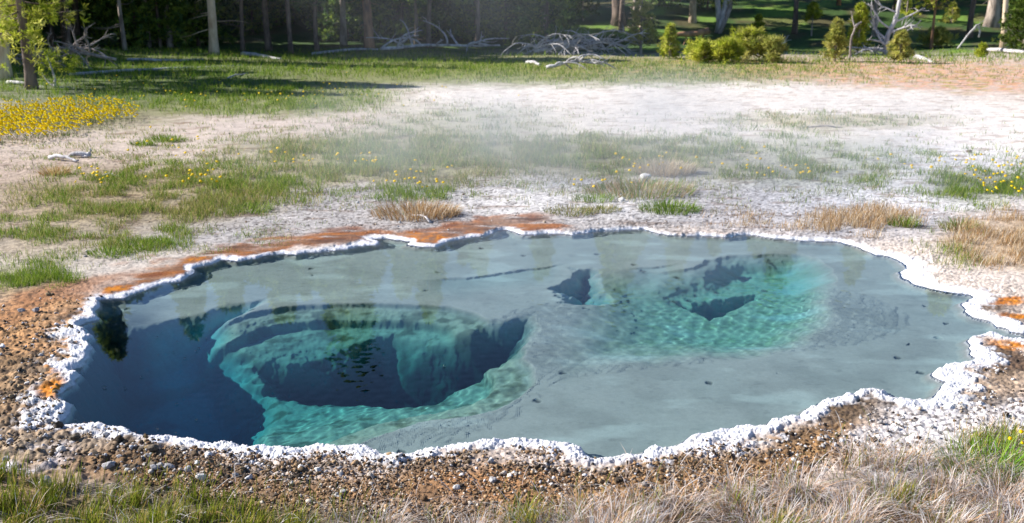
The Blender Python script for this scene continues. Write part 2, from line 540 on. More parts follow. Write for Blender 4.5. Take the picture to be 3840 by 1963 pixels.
    def mix(c, m):
        m = np.clip(m, 0, 1)[:, None]
        col[:] = col * (1 - m) + np.asarray(c) * m

    # bright white flat
    mix(alb(238, 228, 218), E(wx, wy, 2900, 440, 1500, 150, .3, 3) * .9)
    mix(alb(242, 232, 224), E(wx, wy, 3300, 520, 900, 110, .4, 2) * .8)
    mix(alb(196, 180, 166), E(wx, wy, 300, 640, 700, 150, .5))
    mix(alb(176, 154, 136), E(wx, wy, 100, 690, 460, 110, .6) * .7)
    # grey gravel beyond the pool
    mix(alb(170, 165, 163), E(wx, wy, 1700, 800, 1500, 130, .3, -2))
    mix(alb(226, 222, 220), E(wx, wy, 2150, 740, 450, 80, .6) * .7)
    mix(alb(186, 182, 183), E(wx, wy, 3050, 800, 750, 110, .4, 8))
    mix(alb(226, 224, 226), E(wx, wy, 3450, 680, 560, 140, .5) * .9)
    mix(alb(220, 205, 192), E(wx, wy, 3560, 1010, 420, 110, .5))
    mix(alb(196, 186, 176), E(wx, wy, 400, 980, 460, 90, .5))
    # green soil below the grass
    for a in GRASS_SOIL:
        mix(alb(*a[6]), E(wx, wy, *a[:5]) * a[5])
    # orange-pink slope at far right
    og = E(wx, wy, 3560, 285, 760, 58, .4, 2)
    mix(alb(218, 168, 138), og * (.35 + .9 * sm(-.15, .3, n2)))
    mix(alb(170, 158, 70), og * sm(0.0, .35, fbm(x * 2.6, y * 2.6, 3, 115)) * .75)
    mix(alb(196, 160, 110), E(wx, wy, 2600, 262, 500, 40, .6) * sm(-.1, .3, n2) * .6)
    # forest floor
    ff = sm(33.5, 37.0, y + 2 * n1)
    mix(alb(60, 88, 34), ff)
    mix(alb(116, 150, 56), ff * sm(.02, .22, fbm(x * .35, y * .35, 3, 120)) * sm(-6, 4, x) * .95)
    mix(alb(104, 82, 60), ff * sm(.0, .3, fbm(x * .5, y * .5, 3, 122)) * .6)
    # microbial mats
    mats = []
    mats.append(E(wx, wy, 560, 1092, 330, 54, .4, -22)); mats.append(E(wx, wy, 900, 958, 420, 46, .4, -10)); mats.append(E(wx, wy, 1330, 905, 240, 22, .5, -4))
    mats.append(E(wx, wy, 1760, 868, 260, 42, .4, -7)); mats.append(E(wx, wy, 2010, 858, 110, 20, .5, 0))
    mat = np.clip(sum(mats), 0, 1) * (d > 0) * sm(-.55, .05, fbm(x * 2.4, y * 6, 4, 134))
    mstr = fbm(x * 1.6, y * 7, 4, 133)
    mix(alb(146, 100, 66), mat * .95)
    mix(alb(184, 112, 44), mat * sm(-.1, .3, mstr) * .8)
    mix(alb(96, 68, 52), mat * sm(.05, .4, -mstr) * .8)
    mix(alb(120, 70, 45), mat * sm(.0, .4, n2) * .7)
    mix(alb(176, 146, 124), mat * sm(.08, .4, fbm(x * 2.2, y * 2.2, 3, 131)) * .5)
    br = np.clip(E(wx, wy, 1600, 900, 170, 24, .4, -6) + E(wx, wy, 480, 1102, 90, 16, .5, -8) + E(wx, wy, 730, 985, 130, 10, .6), 0, 1) * (d > 0)
    mix(alb(214, 134, 34), br * sm(-.3, .2, n2 + n3))
    mix(alb(165, 90, 20), br * sm(.1, .4, n3))
    # left bank
    bank = E(wx, wy, 60, 1480, 330, 380, .25) * (d > 0)
    mix(alb(164, 132, 96), bank)
    mix(alb(196, 146, 96), E(wx, wy, 90, 1230, 240, 120, .5) * (d > 0) * .8)
    mix(alb(120, 92, 60), bank * sm(.0, .35, n2) * .7)
    mix(alb(150, 100, 62), E(wx, wy, 230, 1110, 230, 50, .5, -18) * (d > 0) * .8)
    mix(alb(84, 64, 42), bank * sm(.1, .35, n3) * .6)
    ob = E(wx, wy, 190, 1450, 70, 60, .5, -30) * (d > 0)
    mix(alb(210, 130, 40), ob * sm(-.2, .2, n3))
    mix(alb(168, 150, 128), E(wx, wy, 250, 1690, 420, 70, .5) * .8)
    mix(alb(216, 216, 226), E(wx, wy, 180, 1710, 170, 50, .5) * sm(-.1, .25, n2))
    mix(alb(128, 100, 70), E(wx, wy, 650, 1760, 420, 75, .5, 5))
    mix(alb(144, 114, 84), E(wx, wy, 1500, 1800, 620, 62, .5) )
    mix(alb(172, 124, 80), E(wx, wy, 1900, 1810, 380, 50, .6) * .8)
    mix(alb(160, 124, 84), E(wx, wy, 2450, 1790, 560, 60, .5, -8))
    mix(alb(150, 115, 76), E(wx, wy, 3050, 1680, 400, 80, .5, -20))
    mix(alb(104, 84, 62), E(wx, wy, 3250, 1545, 230, 40, .5, -6))
    mix(alb(214, 208, 206), E(wx, wy, 3640, 1560, 420, 170, .4, -25) * .95)
    mix(alb(180, 150, 118), E(wx, wy, 3720, 1430, 220, 70, .6) * .8)
    mix(alb(92, 66, 42), np.clip(E(wx, wy, 3790, 1370, 200, 28, .5, 14) + E(wx, wy, 3760, 1160, 90, 18, .5), 0, 1) * .9)
    oo = np.clip(E(wx, wy, 3830, 1295, 150, 20, .4, 10) + E(wx, wy, 3790, 1130, 60, 12, .5) + E(wx, wy, 3830, 1195, 60, 10, .5), 0, 1) * (d > 0)
    mix(alb(196, 118, 30), oo)
    # dark pebbly fringe just outside the rim
    fr = sm(.95, 1.15, t + .5 * rn) * sm(2.3, 1.5, t) * (y < 6.2) * (d > 0)
    mix(alb(96, 78, 58), fr * sm(-.2, .3, n2) * .8)
    mix(alb(206, 128, 30), ooz * sm(-.4, .1, n2))
    # speckle of gravel
    spk = wid3 * 1.0
    amp = np.clip(0.35 + 0.4 * E(px, pyy, 3500, 1550, 600, 260, .4) + .3 * lb + .25 * E(px, pyy, 1900, 790, 1700, 130, .4), 0, .85) * (y < 13)
    col *= (1 + amp * (spk - .5) * 1.25 * (1 - .8 * mat) + .18 * n4 + .18 * n3 + .16 * n2)[:, None]
    dirt = sm(.12, .42, fbm(x * 2.2, y * 5.5, 4, 171)) * (y > 8) * sm(40, 30, y)
    col *= (1 + (.16 * fbm(x * 1.5, y * 4, 4, 173) + .12 * gn(x * 9, y * 22, 174)) * (y > 8) * sm(40, 30, y))[:, None]
    col *= 1 - (dirt * .5)[:, None] * np.array([.75, .9, 1.0])
    dk = (wid3 < .16) * amp * (1 - mat)
    mix(alb(70, 56, 48), dk * .8)
    # sinter
    rimc = rim * (d > -.05)
    mix(alb(236, 236, 242), rimc)
    mix(alb(206, 190, 160), rimc * sm(.1, .4, fbm(x * 7, y * 7, 3, 161)) * sm(.4, 1.0, t) * .55)
    mix(alb(225, 225, 222), rimc * sm(.0, .4, fbm(x * 16, y * 16, 3, 162)) * .6)
    far_edge = sm(6.3, 7.4, y) * sm(-2.6, -1.8, x)
    # bed colours
    bedc = np.zeros((b.sum(), 3)); bedc[:] = alb(192, 190, 186)
    def bmix(c, m):
        m = np.clip(m, 0, 1)[:, None]
        bedc[:] = bedc * (1 - m) + np.asarray(c) * m
    bmix(alb(174, 172, 168), sm(-.1, .35, fbm(bx * 2.5, by * 2.5, 4, 140)) * .7)
    bmix(alb(186, 186, 166), np.clip(hole * (1 - rb), 0, 1) * .9)
    bmix(alb(206, 204, 176), np.clip(rb * .9, 0, 1))
    bmix(alb(170, 176, 140), rb * sm(.0, .35, fbm(bx * 9, by * 9, 4, 141)) * .8)
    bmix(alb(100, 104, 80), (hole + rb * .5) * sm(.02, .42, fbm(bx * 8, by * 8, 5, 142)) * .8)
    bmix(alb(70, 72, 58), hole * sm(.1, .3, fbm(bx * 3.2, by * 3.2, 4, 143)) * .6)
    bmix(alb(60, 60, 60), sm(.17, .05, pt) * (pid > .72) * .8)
    bmix(alb(130, 236, 240), np.clip(dl, 0, 1) * .95)  # blue of light scattered in deep water, put into the bed colour
    bmix(alb(96, 130, 150), np.clip(dl, 0, 1) * sm(.0, .4, fbm(bx * 2.6, by * 2.6, 5, 151)) * .7)
    bmix(alb(150, 156, 160), np.clip(ha + hb, 0, 1) * .9)
    bmix(alb(66, 76, 74), np.clip(vt * 2.0, 0, 1) * .96 * sm(-.5, -.1, fbm(bx * 3, by * 3, 3, 145)))  # shade of the deep vent painted into the bed colour
    bmix(alb(96, 100, 104), leftness * sm(.5, .2, bd) * .95)  # left wall darkened in colour, as the shade of an undercut
    bmix(alb(246, 246, 250), sm(.016, .0, bd) * .8 * sm(.12, .05, dep))
    bmix(alb(150, 152, 146), sm(.05, .4, fbm(bx * 6, by * 9, 4, 147)) * (1 - hole) * .18)
    bmix(alb(222, 224, 220), sm(.1, .4, fbm(bx * 1.6, by * 3.2, 4, 148)) * (1 - hole) * .6)
    bmix(alb(96, 98, 98), sm(.3, .5, fbm(bx * 11, by * 16, 3, 149)) * (1 - hole) * .18)
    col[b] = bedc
    wet = np.clip(mat * 1.0 + oo + br + .35 * fr, 0, 1)
    wet = np.where(rimc > .5, .1, wet)
    V = np.stack([x, y, z], 1)
    i = np.arange(nx * ny).reshape(ny, nx)
    Q = np.stack([i[:-1, :-1], i[:-1, 1:], i[1:, 1:], i[1:, :-1]], -1).reshape(-1, 4)
    fb = b[Q].sum(1) >= 3
    fr_ = (rim * near)[Q].mean(1)
    sinter = (~fb) & (fr_ > .5)
    def part(name, mask, mat):
        q = Q[mask]
        used, inv = np.unique(q.ravel(), return_inverse=True)
        o = mk(name, V[used], inv.reshape(-1, 4), None, mat, None, True, col[used])
        a = o.data.attributes.new('wet', 'FLOAT', 'POINT')
        a.data.foreach_set('value', wet[used].astype(np.float32))
        return o
    mg = mat_ground()
    g = part('ground', (~fb) & (~sinter), mg); tag(g, kind='structure')
    s = part('mineral_rim_ground', sinter, mg); tag(s, kind='structure')
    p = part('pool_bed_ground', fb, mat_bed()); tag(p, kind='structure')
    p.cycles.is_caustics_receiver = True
    return z.reshape(ny, nx), u, Yr, sc


# (cx, cy, rx, ry, soft, strength, colour): earth under the grass
GRASS_SOIL = [
    (900, 250, 1300, 90, .3, .9, (112, 120, 60)), (2300, 265, 900, 55, .4, .85, (134, 138, 72)), (900, 370, 560, 66, .4, .85, (120, 128, 66)),
    (250, 430, 420, 60, .5, .8, (110, 112, 58)), (350, 300, 700, 90, .4, .8, (80, 100, 50)),
    (1500, 590, 620, 90, .4, .8, (130, 128, 78)), (1750, 470, 330, 70, .6, .55, (140, 142, 96)), (2300, 580, 430, 70, .4, .8, (122, 126, 80)), (3000, 610, 420, 100, .5, .55, (136, 144, 110)),
    (560, 740, 480, 110, .4, .75, (140, 124, 84)), (180, 860, 360, 110, .5, .6, (146, 128, 90)), (120, 1050, 190, 60, .5, .6, (130, 128, 70)),
    (1030, 690, 240, 40, .5, .7, (136, 132, 88)), (3680, 700, 190, 60, .5, .7, (110, 118, 66)), (3100, 455, 420, 30, .5, .6, (176, 164, 116)),
    (3760, 900, 180, 100, .5, .6, (180, 148, 100)), (600, 1920, 800, 110, .4, .9, (90, 84, 44)), (2600, 1950, 1500, 100, .4, .95, (84, 66, 46)), (3600, 1860, 400, 130, .5, .85, (96, 76, 54)),
]
Zg, Ug, Yg, SCg = build_ground()


def ground_z(x, y):
    """height of the ground sheet"""
    x = np.atleast_1d(np.asarray(x, float)); y = np.atleast_1d(np.asarray(y, float))
    j = np.clip(np.searchsorted(Yg, y) - 1, 0, len(Yg) - 2)
    s = np.interp(y, Yg, SCg)
    uu = x / s
    k = np.clip(np.searchsorted(Ug, uu), 0, len(Ug) - 1)
    return Zg[j, k]


def gz(x, y):
    return float(ground_z(x, y)[0])


# ------------------------------------------------------------------ water
def build_water():
    P = EDGE_W
    x0, x1 = P[:, 0].min() - .1, P[:, 0].max() + .1
    y0, y1 = P[:, 1].min() - .1, P[:, 1].max() + .1
    st = 0.0092
    xs = np.arange(x0, x1, st); ys = np.arange(y0, y1, st)
    X, Y = np.meshgrid(xs, ys)
    r = np.random.default_rng(5)
    Zw = np.zeros_like(X)
    calm = 0.35 + 0.65 * sm(-.25, .35, fbm(X * .9, Y * .9, 3, 201))
    focus = np.exp(-(((X - .45) / .75) ** 2 + ((Y - 5.9) / .6) ** 2))
    focus += np.exp(-(((X - 1.6) / 1.05) ** 2 + ((Y - 6.35) / .8) ** 2)) + np.exp(-(((X + .9) / 1.0) ** 2 + ((Y - 4.9) / .75) ** 2))
    calm = (.6 + .6 * calm) * sm(.42, .62, focus)
    for _ in range(26):
        k = r.uniform(34, 120); a = r.normal(0.5, 0.9)
        wob = 0.7 * gn(X * 1.7, Y * 1.7, int(k))
        Zw += 0.056 / k ** 1.62 * np.sin(k * (X * math.cos(a) + Y * math.sin(a)) + r.uniform(0, 6.28) + 2 * wob)
    Zw *= calm
    # ring ripples where bubbles break
    for (qx, qy, rad, amp) in ((1400, 1300, .3, .0002),):
        cx, cy = unproj(qx, qy, WATER_Z)
        R = np.hypot(X - cx, Y - cy)
        Zw += amp * np.sin(R * 95) * np.exp(-((R - rad * .6) / (rad * .35)) ** 2) * (0.5 + .5 * gn(X * 2, Y * 2, 9))
    Zw += WATER_Z
    ny, nx = X.shape
    d = poly_sdf(P, X.ravel(), Y.ravel()).reshape(ny, nx)
    keep = d < 0.06
    i = np.arange(nx * ny).reshape(ny, nx)
    Q = np.stack([i[:-1, :-1], i[:-1, 1:], i[1:, 1:], i[1:, :-1]], -1).reshape(-1, 4)
    Q = Q[keep.ravel()[Q].all(1)]
    used, inv = np.unique(Q.ravel(), return_inverse=True)
    V = np.stack([X, Y, Zw], -1).reshape(-1, 3)[used]; Q = inv.reshape(-1, 4)
    m = bpy.data.materials.new('clear_water'); m.use_nodes = True
    n = m.node_tree; n.nodes.clear()
    o = n.nodes.new('ShaderNodeOutputMaterial'); g = n.nodes.new('ShaderNodeBsdfGlass')
    g.inputs['Roughness'].default_value = 0.0; g.inputs['IOR'].default_value = 1.33
    n.links.new(g.outputs[0], o.inputs[0])
    ob = mk('pool_water', V, Q, None, m, None, True)
    tag(ob, kind='structure')
    ob.cycles.is_caustics_caster = True
    return ob


build_water()

# ------------------------------------------------------------------ blades: grass, needles
def blade_mesh(x, y, z, h, wd, az, lean, curl, cr, ct, seg=2):
    n = len(x)
    dx, dy = np.cos(az), np.sin(az)
    fa = az + PI / 2 + rng.normal(0, .5, n)
    wx, wy = np.cos(fa) * wd * .5, np.sin(fa) * wd * .5
    rows = []; cols = []
    fr = [0, .45, 1.0] if seg == 2 else [0, .33, .7, 1.0]
    for f in fr:
        out = h * (lean * f + curl * f ** 2.4)
        up = h * f * np.sqrt(np.clip(1 - (lean * .6 + curl * f * .75) ** 2, .08, 1))
        cx, cy, cz = x + dx * out, y + dy * out, z + up
        c = cr * (1 - f) + ct * f
        if f < 1:
            ww = 1 - .35 * f
            rows.append(np.stack([cx - wx * ww, cy - wy * ww, cz], 1)); rows.append(np.stack([cx + wx * ww, cy + wy * ww, cz], 1))
            cols += [c, c]
        else:
            rows.append(np.stack([cx, cy, cz], 1)); cols.append(c)
    k = len(rows)
    V = np.stack(rows, 1).reshape(-1, 3); c = np.stack(cols, 1).reshape(-1, 3)
    b = (np.arange(n) * k)[:, None]
    Q = np.concatenate([b + np.array([[2 * i, 2 * i + 1, 2 * i + 3, 2 * i + 2]]) for i in range(len(fr) - 2)])
    T = b + np.array([[k - 3, k - 2, k - 1]])
    return V, Q, T, c


def pick(cols, n, wts=None, var=.16):
    cols = np.array([alb(*c) for c in cols])
    i = rng.choice(len(cols), n, p=wts)
    return np.clip(cols[i] * (1 + rng.normal(0, var, (n, 1))), .003, .85)


M_GRASS = mat_leafy('grass_blades', .35, .7, spec=.05)
M_DRY = mat_leafy('dry_grass_blades', .32, .75, spec=.05)

GREEN = [(118, 148, 48), (98, 134, 42), (144, 164, 66), (154, 166, 84), (84, 118, 38)]
OLIVE = [(148, 150, 84), (128, 134, 70), (170, 160, 104), (186, 170, 126), (108, 122, 58)]
TAN = [(214, 196, 166), (196, 172, 136), (226, 214, 196), (176, 142, 98), (200, 160, 112), (158, 128, 92)]


def scatter_px(n, x0, x1, y0, y1):
    return rng.uniform(x0, x1, n), rng.uniform(y0, y1, n)


def to_ground(px, py):
    x, y = unproj(px, py, 0.0)
    return x, y, ground_z(x, y)


# (cx, cy, rx, ry, soft, density, height, palette, patchiness)
FIELDS = [
    (900, 235, 1000, 55, .4, .9, .20, 'G', .0), (2250, 262, 900, 44, .4, .9, .14, 'G', .0), (950, 375, 480, 55, .35, .9, .15, 'G', .0),
    (350, 300, 760, 80, .4, .8, .16, 'G', .1), (1420, 335, 160, 30, .6, .5, .12, 'G', .2), (3400, 215, 700, 24, .5, .9, .18, 'G', .0),
    (3100, 275, 900, 42, .4, .55, .10, 'O', .25), (1650, 465, 330, 60, .6, .5, .12, 'O', .25), (3050, 452, 420, 24, .5, .6, .10, 'O', .1),
    (2500, 305, 700, 24, .6, .45, .10, 'G', .25), (1180, 480, 200, 40, .7, .35, .11, 'O', .35), (620, 520, 420, 45, .6, .22, .10, 'G', .4),
    (1480, 590, 580, 82, .35, .95, .13, 'O', .0), (1500, 570, 420, 50, .5, .5, .13, 'G', .05), (2250, 580, 430, 66, .4, .85, .13, 'O', .05), (2150, 560, 260, 40, .5, .6, .12, 'G', .1),
    (2900, 580, 330, 100, .5, .45, .12, 'G', .18), (3050, 640, 300, 60, .5, .35, .12, 'O', .2), (2650, 540, 300, 40, .6, .4, .12, 'G', .2),
    (640, 730, 460, 100, .35, .95, .11, 'O', .0), (700, 680, 300, 60, .5, .6, .12, 'G', .1), (180, 850, 330, 100, .5, .55, .09, 'O', .12), (250, 920, 380, 60, .6, .4, .07, 'G', .2),
    (120, 1045, 170, 62, .35, .95, .09, 'G', .0), (600, 900, 130, 30, .6, .5, .09, 'G', .1), (420, 920, 200, 40, .6, .4, .07, 'G', .25),
    (1010, 700, 180, 30, .5, .8, .13, 'G', .0), (1520, 735, 210, 30, .5, .9, .12, 'G', .0),
    (3680, 715, 200, 60, .45, .9, .11, 'G', .05), (3450, 640, 420, 80, .6, .35, .10, 'G', .32), (3700, 630, 200, 60, .6, .4, .12, 'G', .2),
    (1100, 640, 1100, 130, .5, .30, .075, 'O', .1), (2700, 650, 900, 110, .5, .26, .075, 'O', .12), (600, 560, 700, 90, .6, .22, .07, 'O', .12), (1700, 470, 600, 80, .6, .30, .08, 'O', .1), (3300, 520, 600, 90, .6, .12, .07, 'G', .2), (500, 860, 560, 110, .5, .35, .06, 'O', .1),
    (3250, 835, 210, 52, .5, .8, .13, 'T', .0), (2950, 850, 330, 60, .6, .35, .08, 'T', .1), (3770, 900, 160, 90, .4, .9, .12, 'T', .0), (3600, 940, 140, 60, .6, .4, .1, 'O', .15),
    (3200, 690, 160, 24, .6, .5, .1, 'G', .1), (3300, 600, 260, 40, .6, .25, .1, 'G', .3),
]


def build_grass():
    n = 1150000
    px, py = scatter_px(n, -700, 4540, 185, 1130)
    x, y = unproj(px, py)
    n1 = fbm(x * .9, y * .9, 4, 301); n2 = fbm(x * 3.1, y * 3.1, 3, 302)
    clump = fbm(x * 2.2, y * 2.2, 4, 303)
    pxm = 3733 / np.hypot(y, 2)
    wx = px + pxm * (.3 * n1 + .1 * n2); wy = py + pxm * .2 * (.5 * fbm(x * .9, y * .9, 3, 304) + .2 * n2)
    dw = poly_sdf(EDGE_W, x, y)
    ok0 = dw > .16
    taken = np.zeros(n, bool)
    out = {'G': [], 'O': [], 'T': []}
    for cx, cy, rx, ry, so, dn, hh, pal, pa in FIELDS:
        m = E(wx, wy, cx, cy, rx, ry, so) * dn * sm(pa - .28, pa + .12, clump + .35 * n2)
        k = (~taken) & ok0 & (rng.random(n) < m * .62)
        taken |= k
        out[pal].append((np.nonzero(k)[0], hh))
    for pal, lst in out.items():
        idx = np.concatenate([a for a, _ in lst]); hh = np.concatenate([np.full(len(a), h) for a, h in lst])
        X, Y = x[idx], y[idx]
        Z = ground_z(X, Y) - .004
        m = len(idx)
        dist = np.hypot(Y, 2)
        h = hh * .78 * rng.uniform(.4, 1.25, m) * (1 + .5 * clump[idx])
        wd = np.maximum(.0024, dist * 0.00046) * rng.uniform(.7, 1.3, m)
        if pal == 'G':
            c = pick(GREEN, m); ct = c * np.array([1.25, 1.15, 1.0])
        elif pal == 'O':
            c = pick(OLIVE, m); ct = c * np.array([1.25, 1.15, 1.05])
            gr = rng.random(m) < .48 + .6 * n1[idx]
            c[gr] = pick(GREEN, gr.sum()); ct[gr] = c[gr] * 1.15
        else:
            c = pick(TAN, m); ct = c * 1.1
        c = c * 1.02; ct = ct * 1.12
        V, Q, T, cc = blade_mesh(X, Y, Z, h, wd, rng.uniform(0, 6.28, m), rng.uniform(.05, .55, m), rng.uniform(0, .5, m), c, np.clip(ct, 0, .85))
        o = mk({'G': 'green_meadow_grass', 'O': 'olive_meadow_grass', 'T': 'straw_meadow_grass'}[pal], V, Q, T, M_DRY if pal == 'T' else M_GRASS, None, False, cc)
        tag(o, {'G': 'fresh green grass growing in patches over the pale flat and forest edge', 'O': 'olive half-dry grass growing in broad swards beyond the pool', 'T': 'straw-coloured dry grass along the right and far bank of the pool'}[pal], 'grass', kind='stuff')


def fore_edge(px, which):
    xs = [-1500, 0, 200, 480, 900, 1300, 1700, 2000, 2400, 2700, 3000, 3250, 3500, 3700, 3840, 5300]
    if which == 'grass':
        ys = [1680, 1735, 1805, 1810, 1870, 1915, 1930, 1890, 1865, 1835, 1765, 1670, 1690, 1730, 1765, 1800]
    return np.interp(px, xs, ys)


def build_foreground():
    n = 230000
    px, py = scatter_px(n, -1500, 5300, 1600, 2330)
    x, y = unproj(px, py)
    n1 = fbm(x * 1.6, y * 1.6, 4, 311); n2 = fbm(x * 5, y * 5, 3, 312); cl, caz, cid = cells(x * 6.0 + .5 * gn(x * 9, y * 9, 315), y * 6.0 + .5 * gn(x * 9, y * 9, 316), 313)
    ed = fore_edge(px, 'grass') + 55 * n1 + 40 * n2
    inside = sm(-10, 60, py - ed)
    greenz = np.clip(sm(1500, 1000, px + 350 * n1) + .16 + .25 * n1, 0.05, 1)
    bare = sm(-.05, -.30, n1 + .4 * n2) * .8 * (px < 1400)
    dens = inside * (1 - bare) * (0.10 + 1.0 * sm(.62, .12, cl)) * (.35 + .65 * sm(.08, .3, cid))
    # sprigs ahead of the edge
    dens = np.maximum(dens, .035 * sm(-120, -20, py - ed) * (px > 500) * (px < 3500))
    gt = E(px + 120 * n2, py + 60 * n1, 3730, 1690, 140, 70, .5) * .7
    dens = np.maximum(dens, gt * .9)
    kp = rng.random(n) < dens
    isg = (rng.random(n) < np.maximum(np.clip(greenz + .5 * (cid > .86) - .1, 0, 1), gt * .95)) & kp
    isd = kp & ~isg
    for nm, k in (('green_bank_grass', isg), ('dry_bank_grass', isd)):
        X, Y = x[k], y[k]; m = k.sum()
        Z = ground_z(X, Y) - .004
        cc = cid[k]
        if nm[0] == 'g':
            h = rng.uniform(.04, .105, m) * (.75 + .5 * sm(-.3, .3, n1[k]))
            c = pick([(124, 140, 50), (100, 124, 38), (142, 156, 62), (160, 162, 82), (92, 108, 40), (196, 176, 112)], m, [.22, .2, .2, .14, .10, .14])
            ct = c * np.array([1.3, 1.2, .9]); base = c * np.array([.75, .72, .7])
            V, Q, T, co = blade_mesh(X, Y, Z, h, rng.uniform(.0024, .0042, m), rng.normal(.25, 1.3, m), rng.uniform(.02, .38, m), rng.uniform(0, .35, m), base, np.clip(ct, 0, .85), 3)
        else:
            h = rng.uniform(.045, .135, m) * (.7 + .6 * cc)
            c = pick([(242, 230, 224), (226, 206, 190), (246, 242, 246), (210, 176, 146), (224, 182, 136), (160, 128, 100), (130, 136, 70)], m, [.24, .22, .22, .11, .09, .05, .07])
            ct = np.clip(c * 1.12, 0, .82); base = c * np.array([.85, .78, .72])
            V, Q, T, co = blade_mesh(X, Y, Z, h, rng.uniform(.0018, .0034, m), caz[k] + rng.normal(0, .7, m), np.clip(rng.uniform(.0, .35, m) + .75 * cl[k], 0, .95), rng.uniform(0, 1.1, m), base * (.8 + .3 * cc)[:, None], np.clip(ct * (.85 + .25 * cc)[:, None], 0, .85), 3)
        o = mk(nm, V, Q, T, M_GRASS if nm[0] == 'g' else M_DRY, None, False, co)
        tag(o, 'bright green grass along the near bank below the deep blue hole' if nm[0] == 'g' else 'curly bleached dry grass along the near bank of the pool', 'grass', kind='stuff')


build_grass()
build_foreground()


def tuft(name, px, py, r, h, n, pal, label, spread=.35, seg=2):
    x0, y0, z0 = [float(np.ravel(v)[0]) for v in to_ground(px, py)]
    a = rng.uniform(0, 6.28, n); q = r * np.sqrt(rng.random(n))
    X, Y = q * np.cos(a) * 1.35, q * np.sin(a)
    Z = ground_z(x0 + X, y0 + Y) - z0 - .005
    hh = h * rng.uniform(.5, 1.2, n) * (1.1 - .45 * q / r)
    c = pick(pal, n)
    V, Q, T, co = blade_mesh(X, Y, Z, hh, np.maximum(.003, math.hypot(y0, 2) * .0006) * rng.uniform(.7, 1.3, n), np.arctan2(Y, X) + rng.normal(0, .6, n),
                             rng.uniform(.05, spread, n) + .3 * q / r, rng.uniform(0, .5, n), c * .95, np.clip(c * 1.3, 0, .85), seg)
    o = mk(name, V, Q, T, M_GRASS, None, False, co)
    o.location = (x0, y0, z0)
    tag(o, label, 'grass tuft')
    return o


tuft('grass_tuft', 1560, 808, .30, .17, 900, TAN + [(150, 110, 66)], 'brown dry grass clump by the white gravel behind the orange mat on the far bank')
tuft('grass_tuft', 1640, 806, .16, .14, 350, TAN, 'short pale straw clump at the end of the brown dry clump, far bank')
tuft('grass_tuft', 2510, 790, .22, .13, 520, GREEN, 'bright green tuft closest to the far rim, below the dark dry hummock')
tuft('grass_tuft', 2140, 800, .18, .09, 330, OLIVE, 'low dull green tuft flattened on the grey gravel beyond the rim')
tuft('grass_tuft', 2255, 792, .14, .08, 250, OLIVE, 'small olive tuft between the flattened tuft and the bright green tuft')
tuft('grass_tuft', 2225, 752, .16, .10, 260, GREEN, 'thin green tuft under the orange flowers on the white gravel')
tuft('grass_tuft', 2400, 720, .42, .15, 1500, TAN + GREEN, 'large dark hummock of mixed dry and green grass around a white stone')
tuft('grass_tuft', 2490, 650, .26, .22, 800, [(214, 196, 166), (226, 214, 196), (200, 180, 150)], 'tall feathery pale grass plume standing behind the white stone')
tuft('grass_tuft', 3720, 1768, .16, .17, 420, [(112, 150, 50), (96, 140, 40), (150, 180, 70)], 'lush green tuft of broad blades at the right end of the near bank', .5, 3)
tuft('grass_tuft', 3390, 850, .10, .12, 200, GREEN, 'small upright green tuft casting a dark shadow beside the straw clump')
tuft('grass_tuft', 3600, 858, .14, .12, 320, TAN + GREEN, 'brownish tuft on the white crust in front of the yellow flowers')
tuft('grass_tuft', 935, 790, .17, .10, 320, GREEN, 'rounded green tuft alone on the grey gravel beyond the orange mat')
tuft('grass_tuft', 540, 925, .17, .09, 330, GREEN, 'soft green tuft on pale gravel above the orange mat')
tuft('grass_tuft', 410, 955, .13, .07, 420, GREEN, 'yellow-green tuft on the sandy gravel nearest the orange mat')
tuft('grass_tuft', 208, 655, .12, .16, 200, [(190, 160, 110), (160, 120, 80), (206, 190, 140)], 'upright reddish dry tuft alone on the bare ground below the driftwood')
tuft('grass_tuft', 620, 528, .22, .12, 300, GREEN, 'leafy green tuft on the bare pinkish ground right of the driftwood')
tuft('grass_tuft', 535, 545, .14, .11, 180, GREEN, 'small leafy green tuft beside the bigger leafy tuft on bare ground')

# ------------------------------------------------------------------ flowers
M_PETAL = mat_leafy('yellow_petals', .25, .6)


def flower_arrays(h=.14, r=.013):
    V = []; T = []; c = []
    st = alb(96, 118, 50); ye = alb(255, 233, 20) * 1.12; ce = alb(226, 140, 10)
    for a in range(3):
        V.append((.0014 * math.cos(a * 2.1), .0014 * math.sin(a * 2.1), 0)); c.append(st)
    V.append((.006, 0, h)); c.append(st)
    T += [(0, 1, 3), (1, 2, 3), (2, 0, 3)]
    b = len(V); V.append((.006, 0, h + .004)); c.append(ce)
    k = 10
    for a in range(k):
        rr = r * (1 if a % 2 else .72)
        V.append((.006 + rr * math.cos(a * 2 * PI / k), rr * math.sin(a * 2 * PI / k), h + .002)); c.append(ye)
    for a in range(k):
        V.append((.006 + .6 * r * math.cos(a * 2 * PI / k), .6 * r * math.sin(a * 2 * PI / k), h - .006)); c.append(ye)
    for a in range(k):
        a2 = (a + 1) % k
        T += [(b, b + 1 + a, b + 1 + a2), (b + 1 + a, b + 1 + k + a, b + 1 + a2), (b + 1 + a2, b + 1 + k + a, b + 1 + k + a2)]
    return np.array(V), np.array(T), np.array(c)


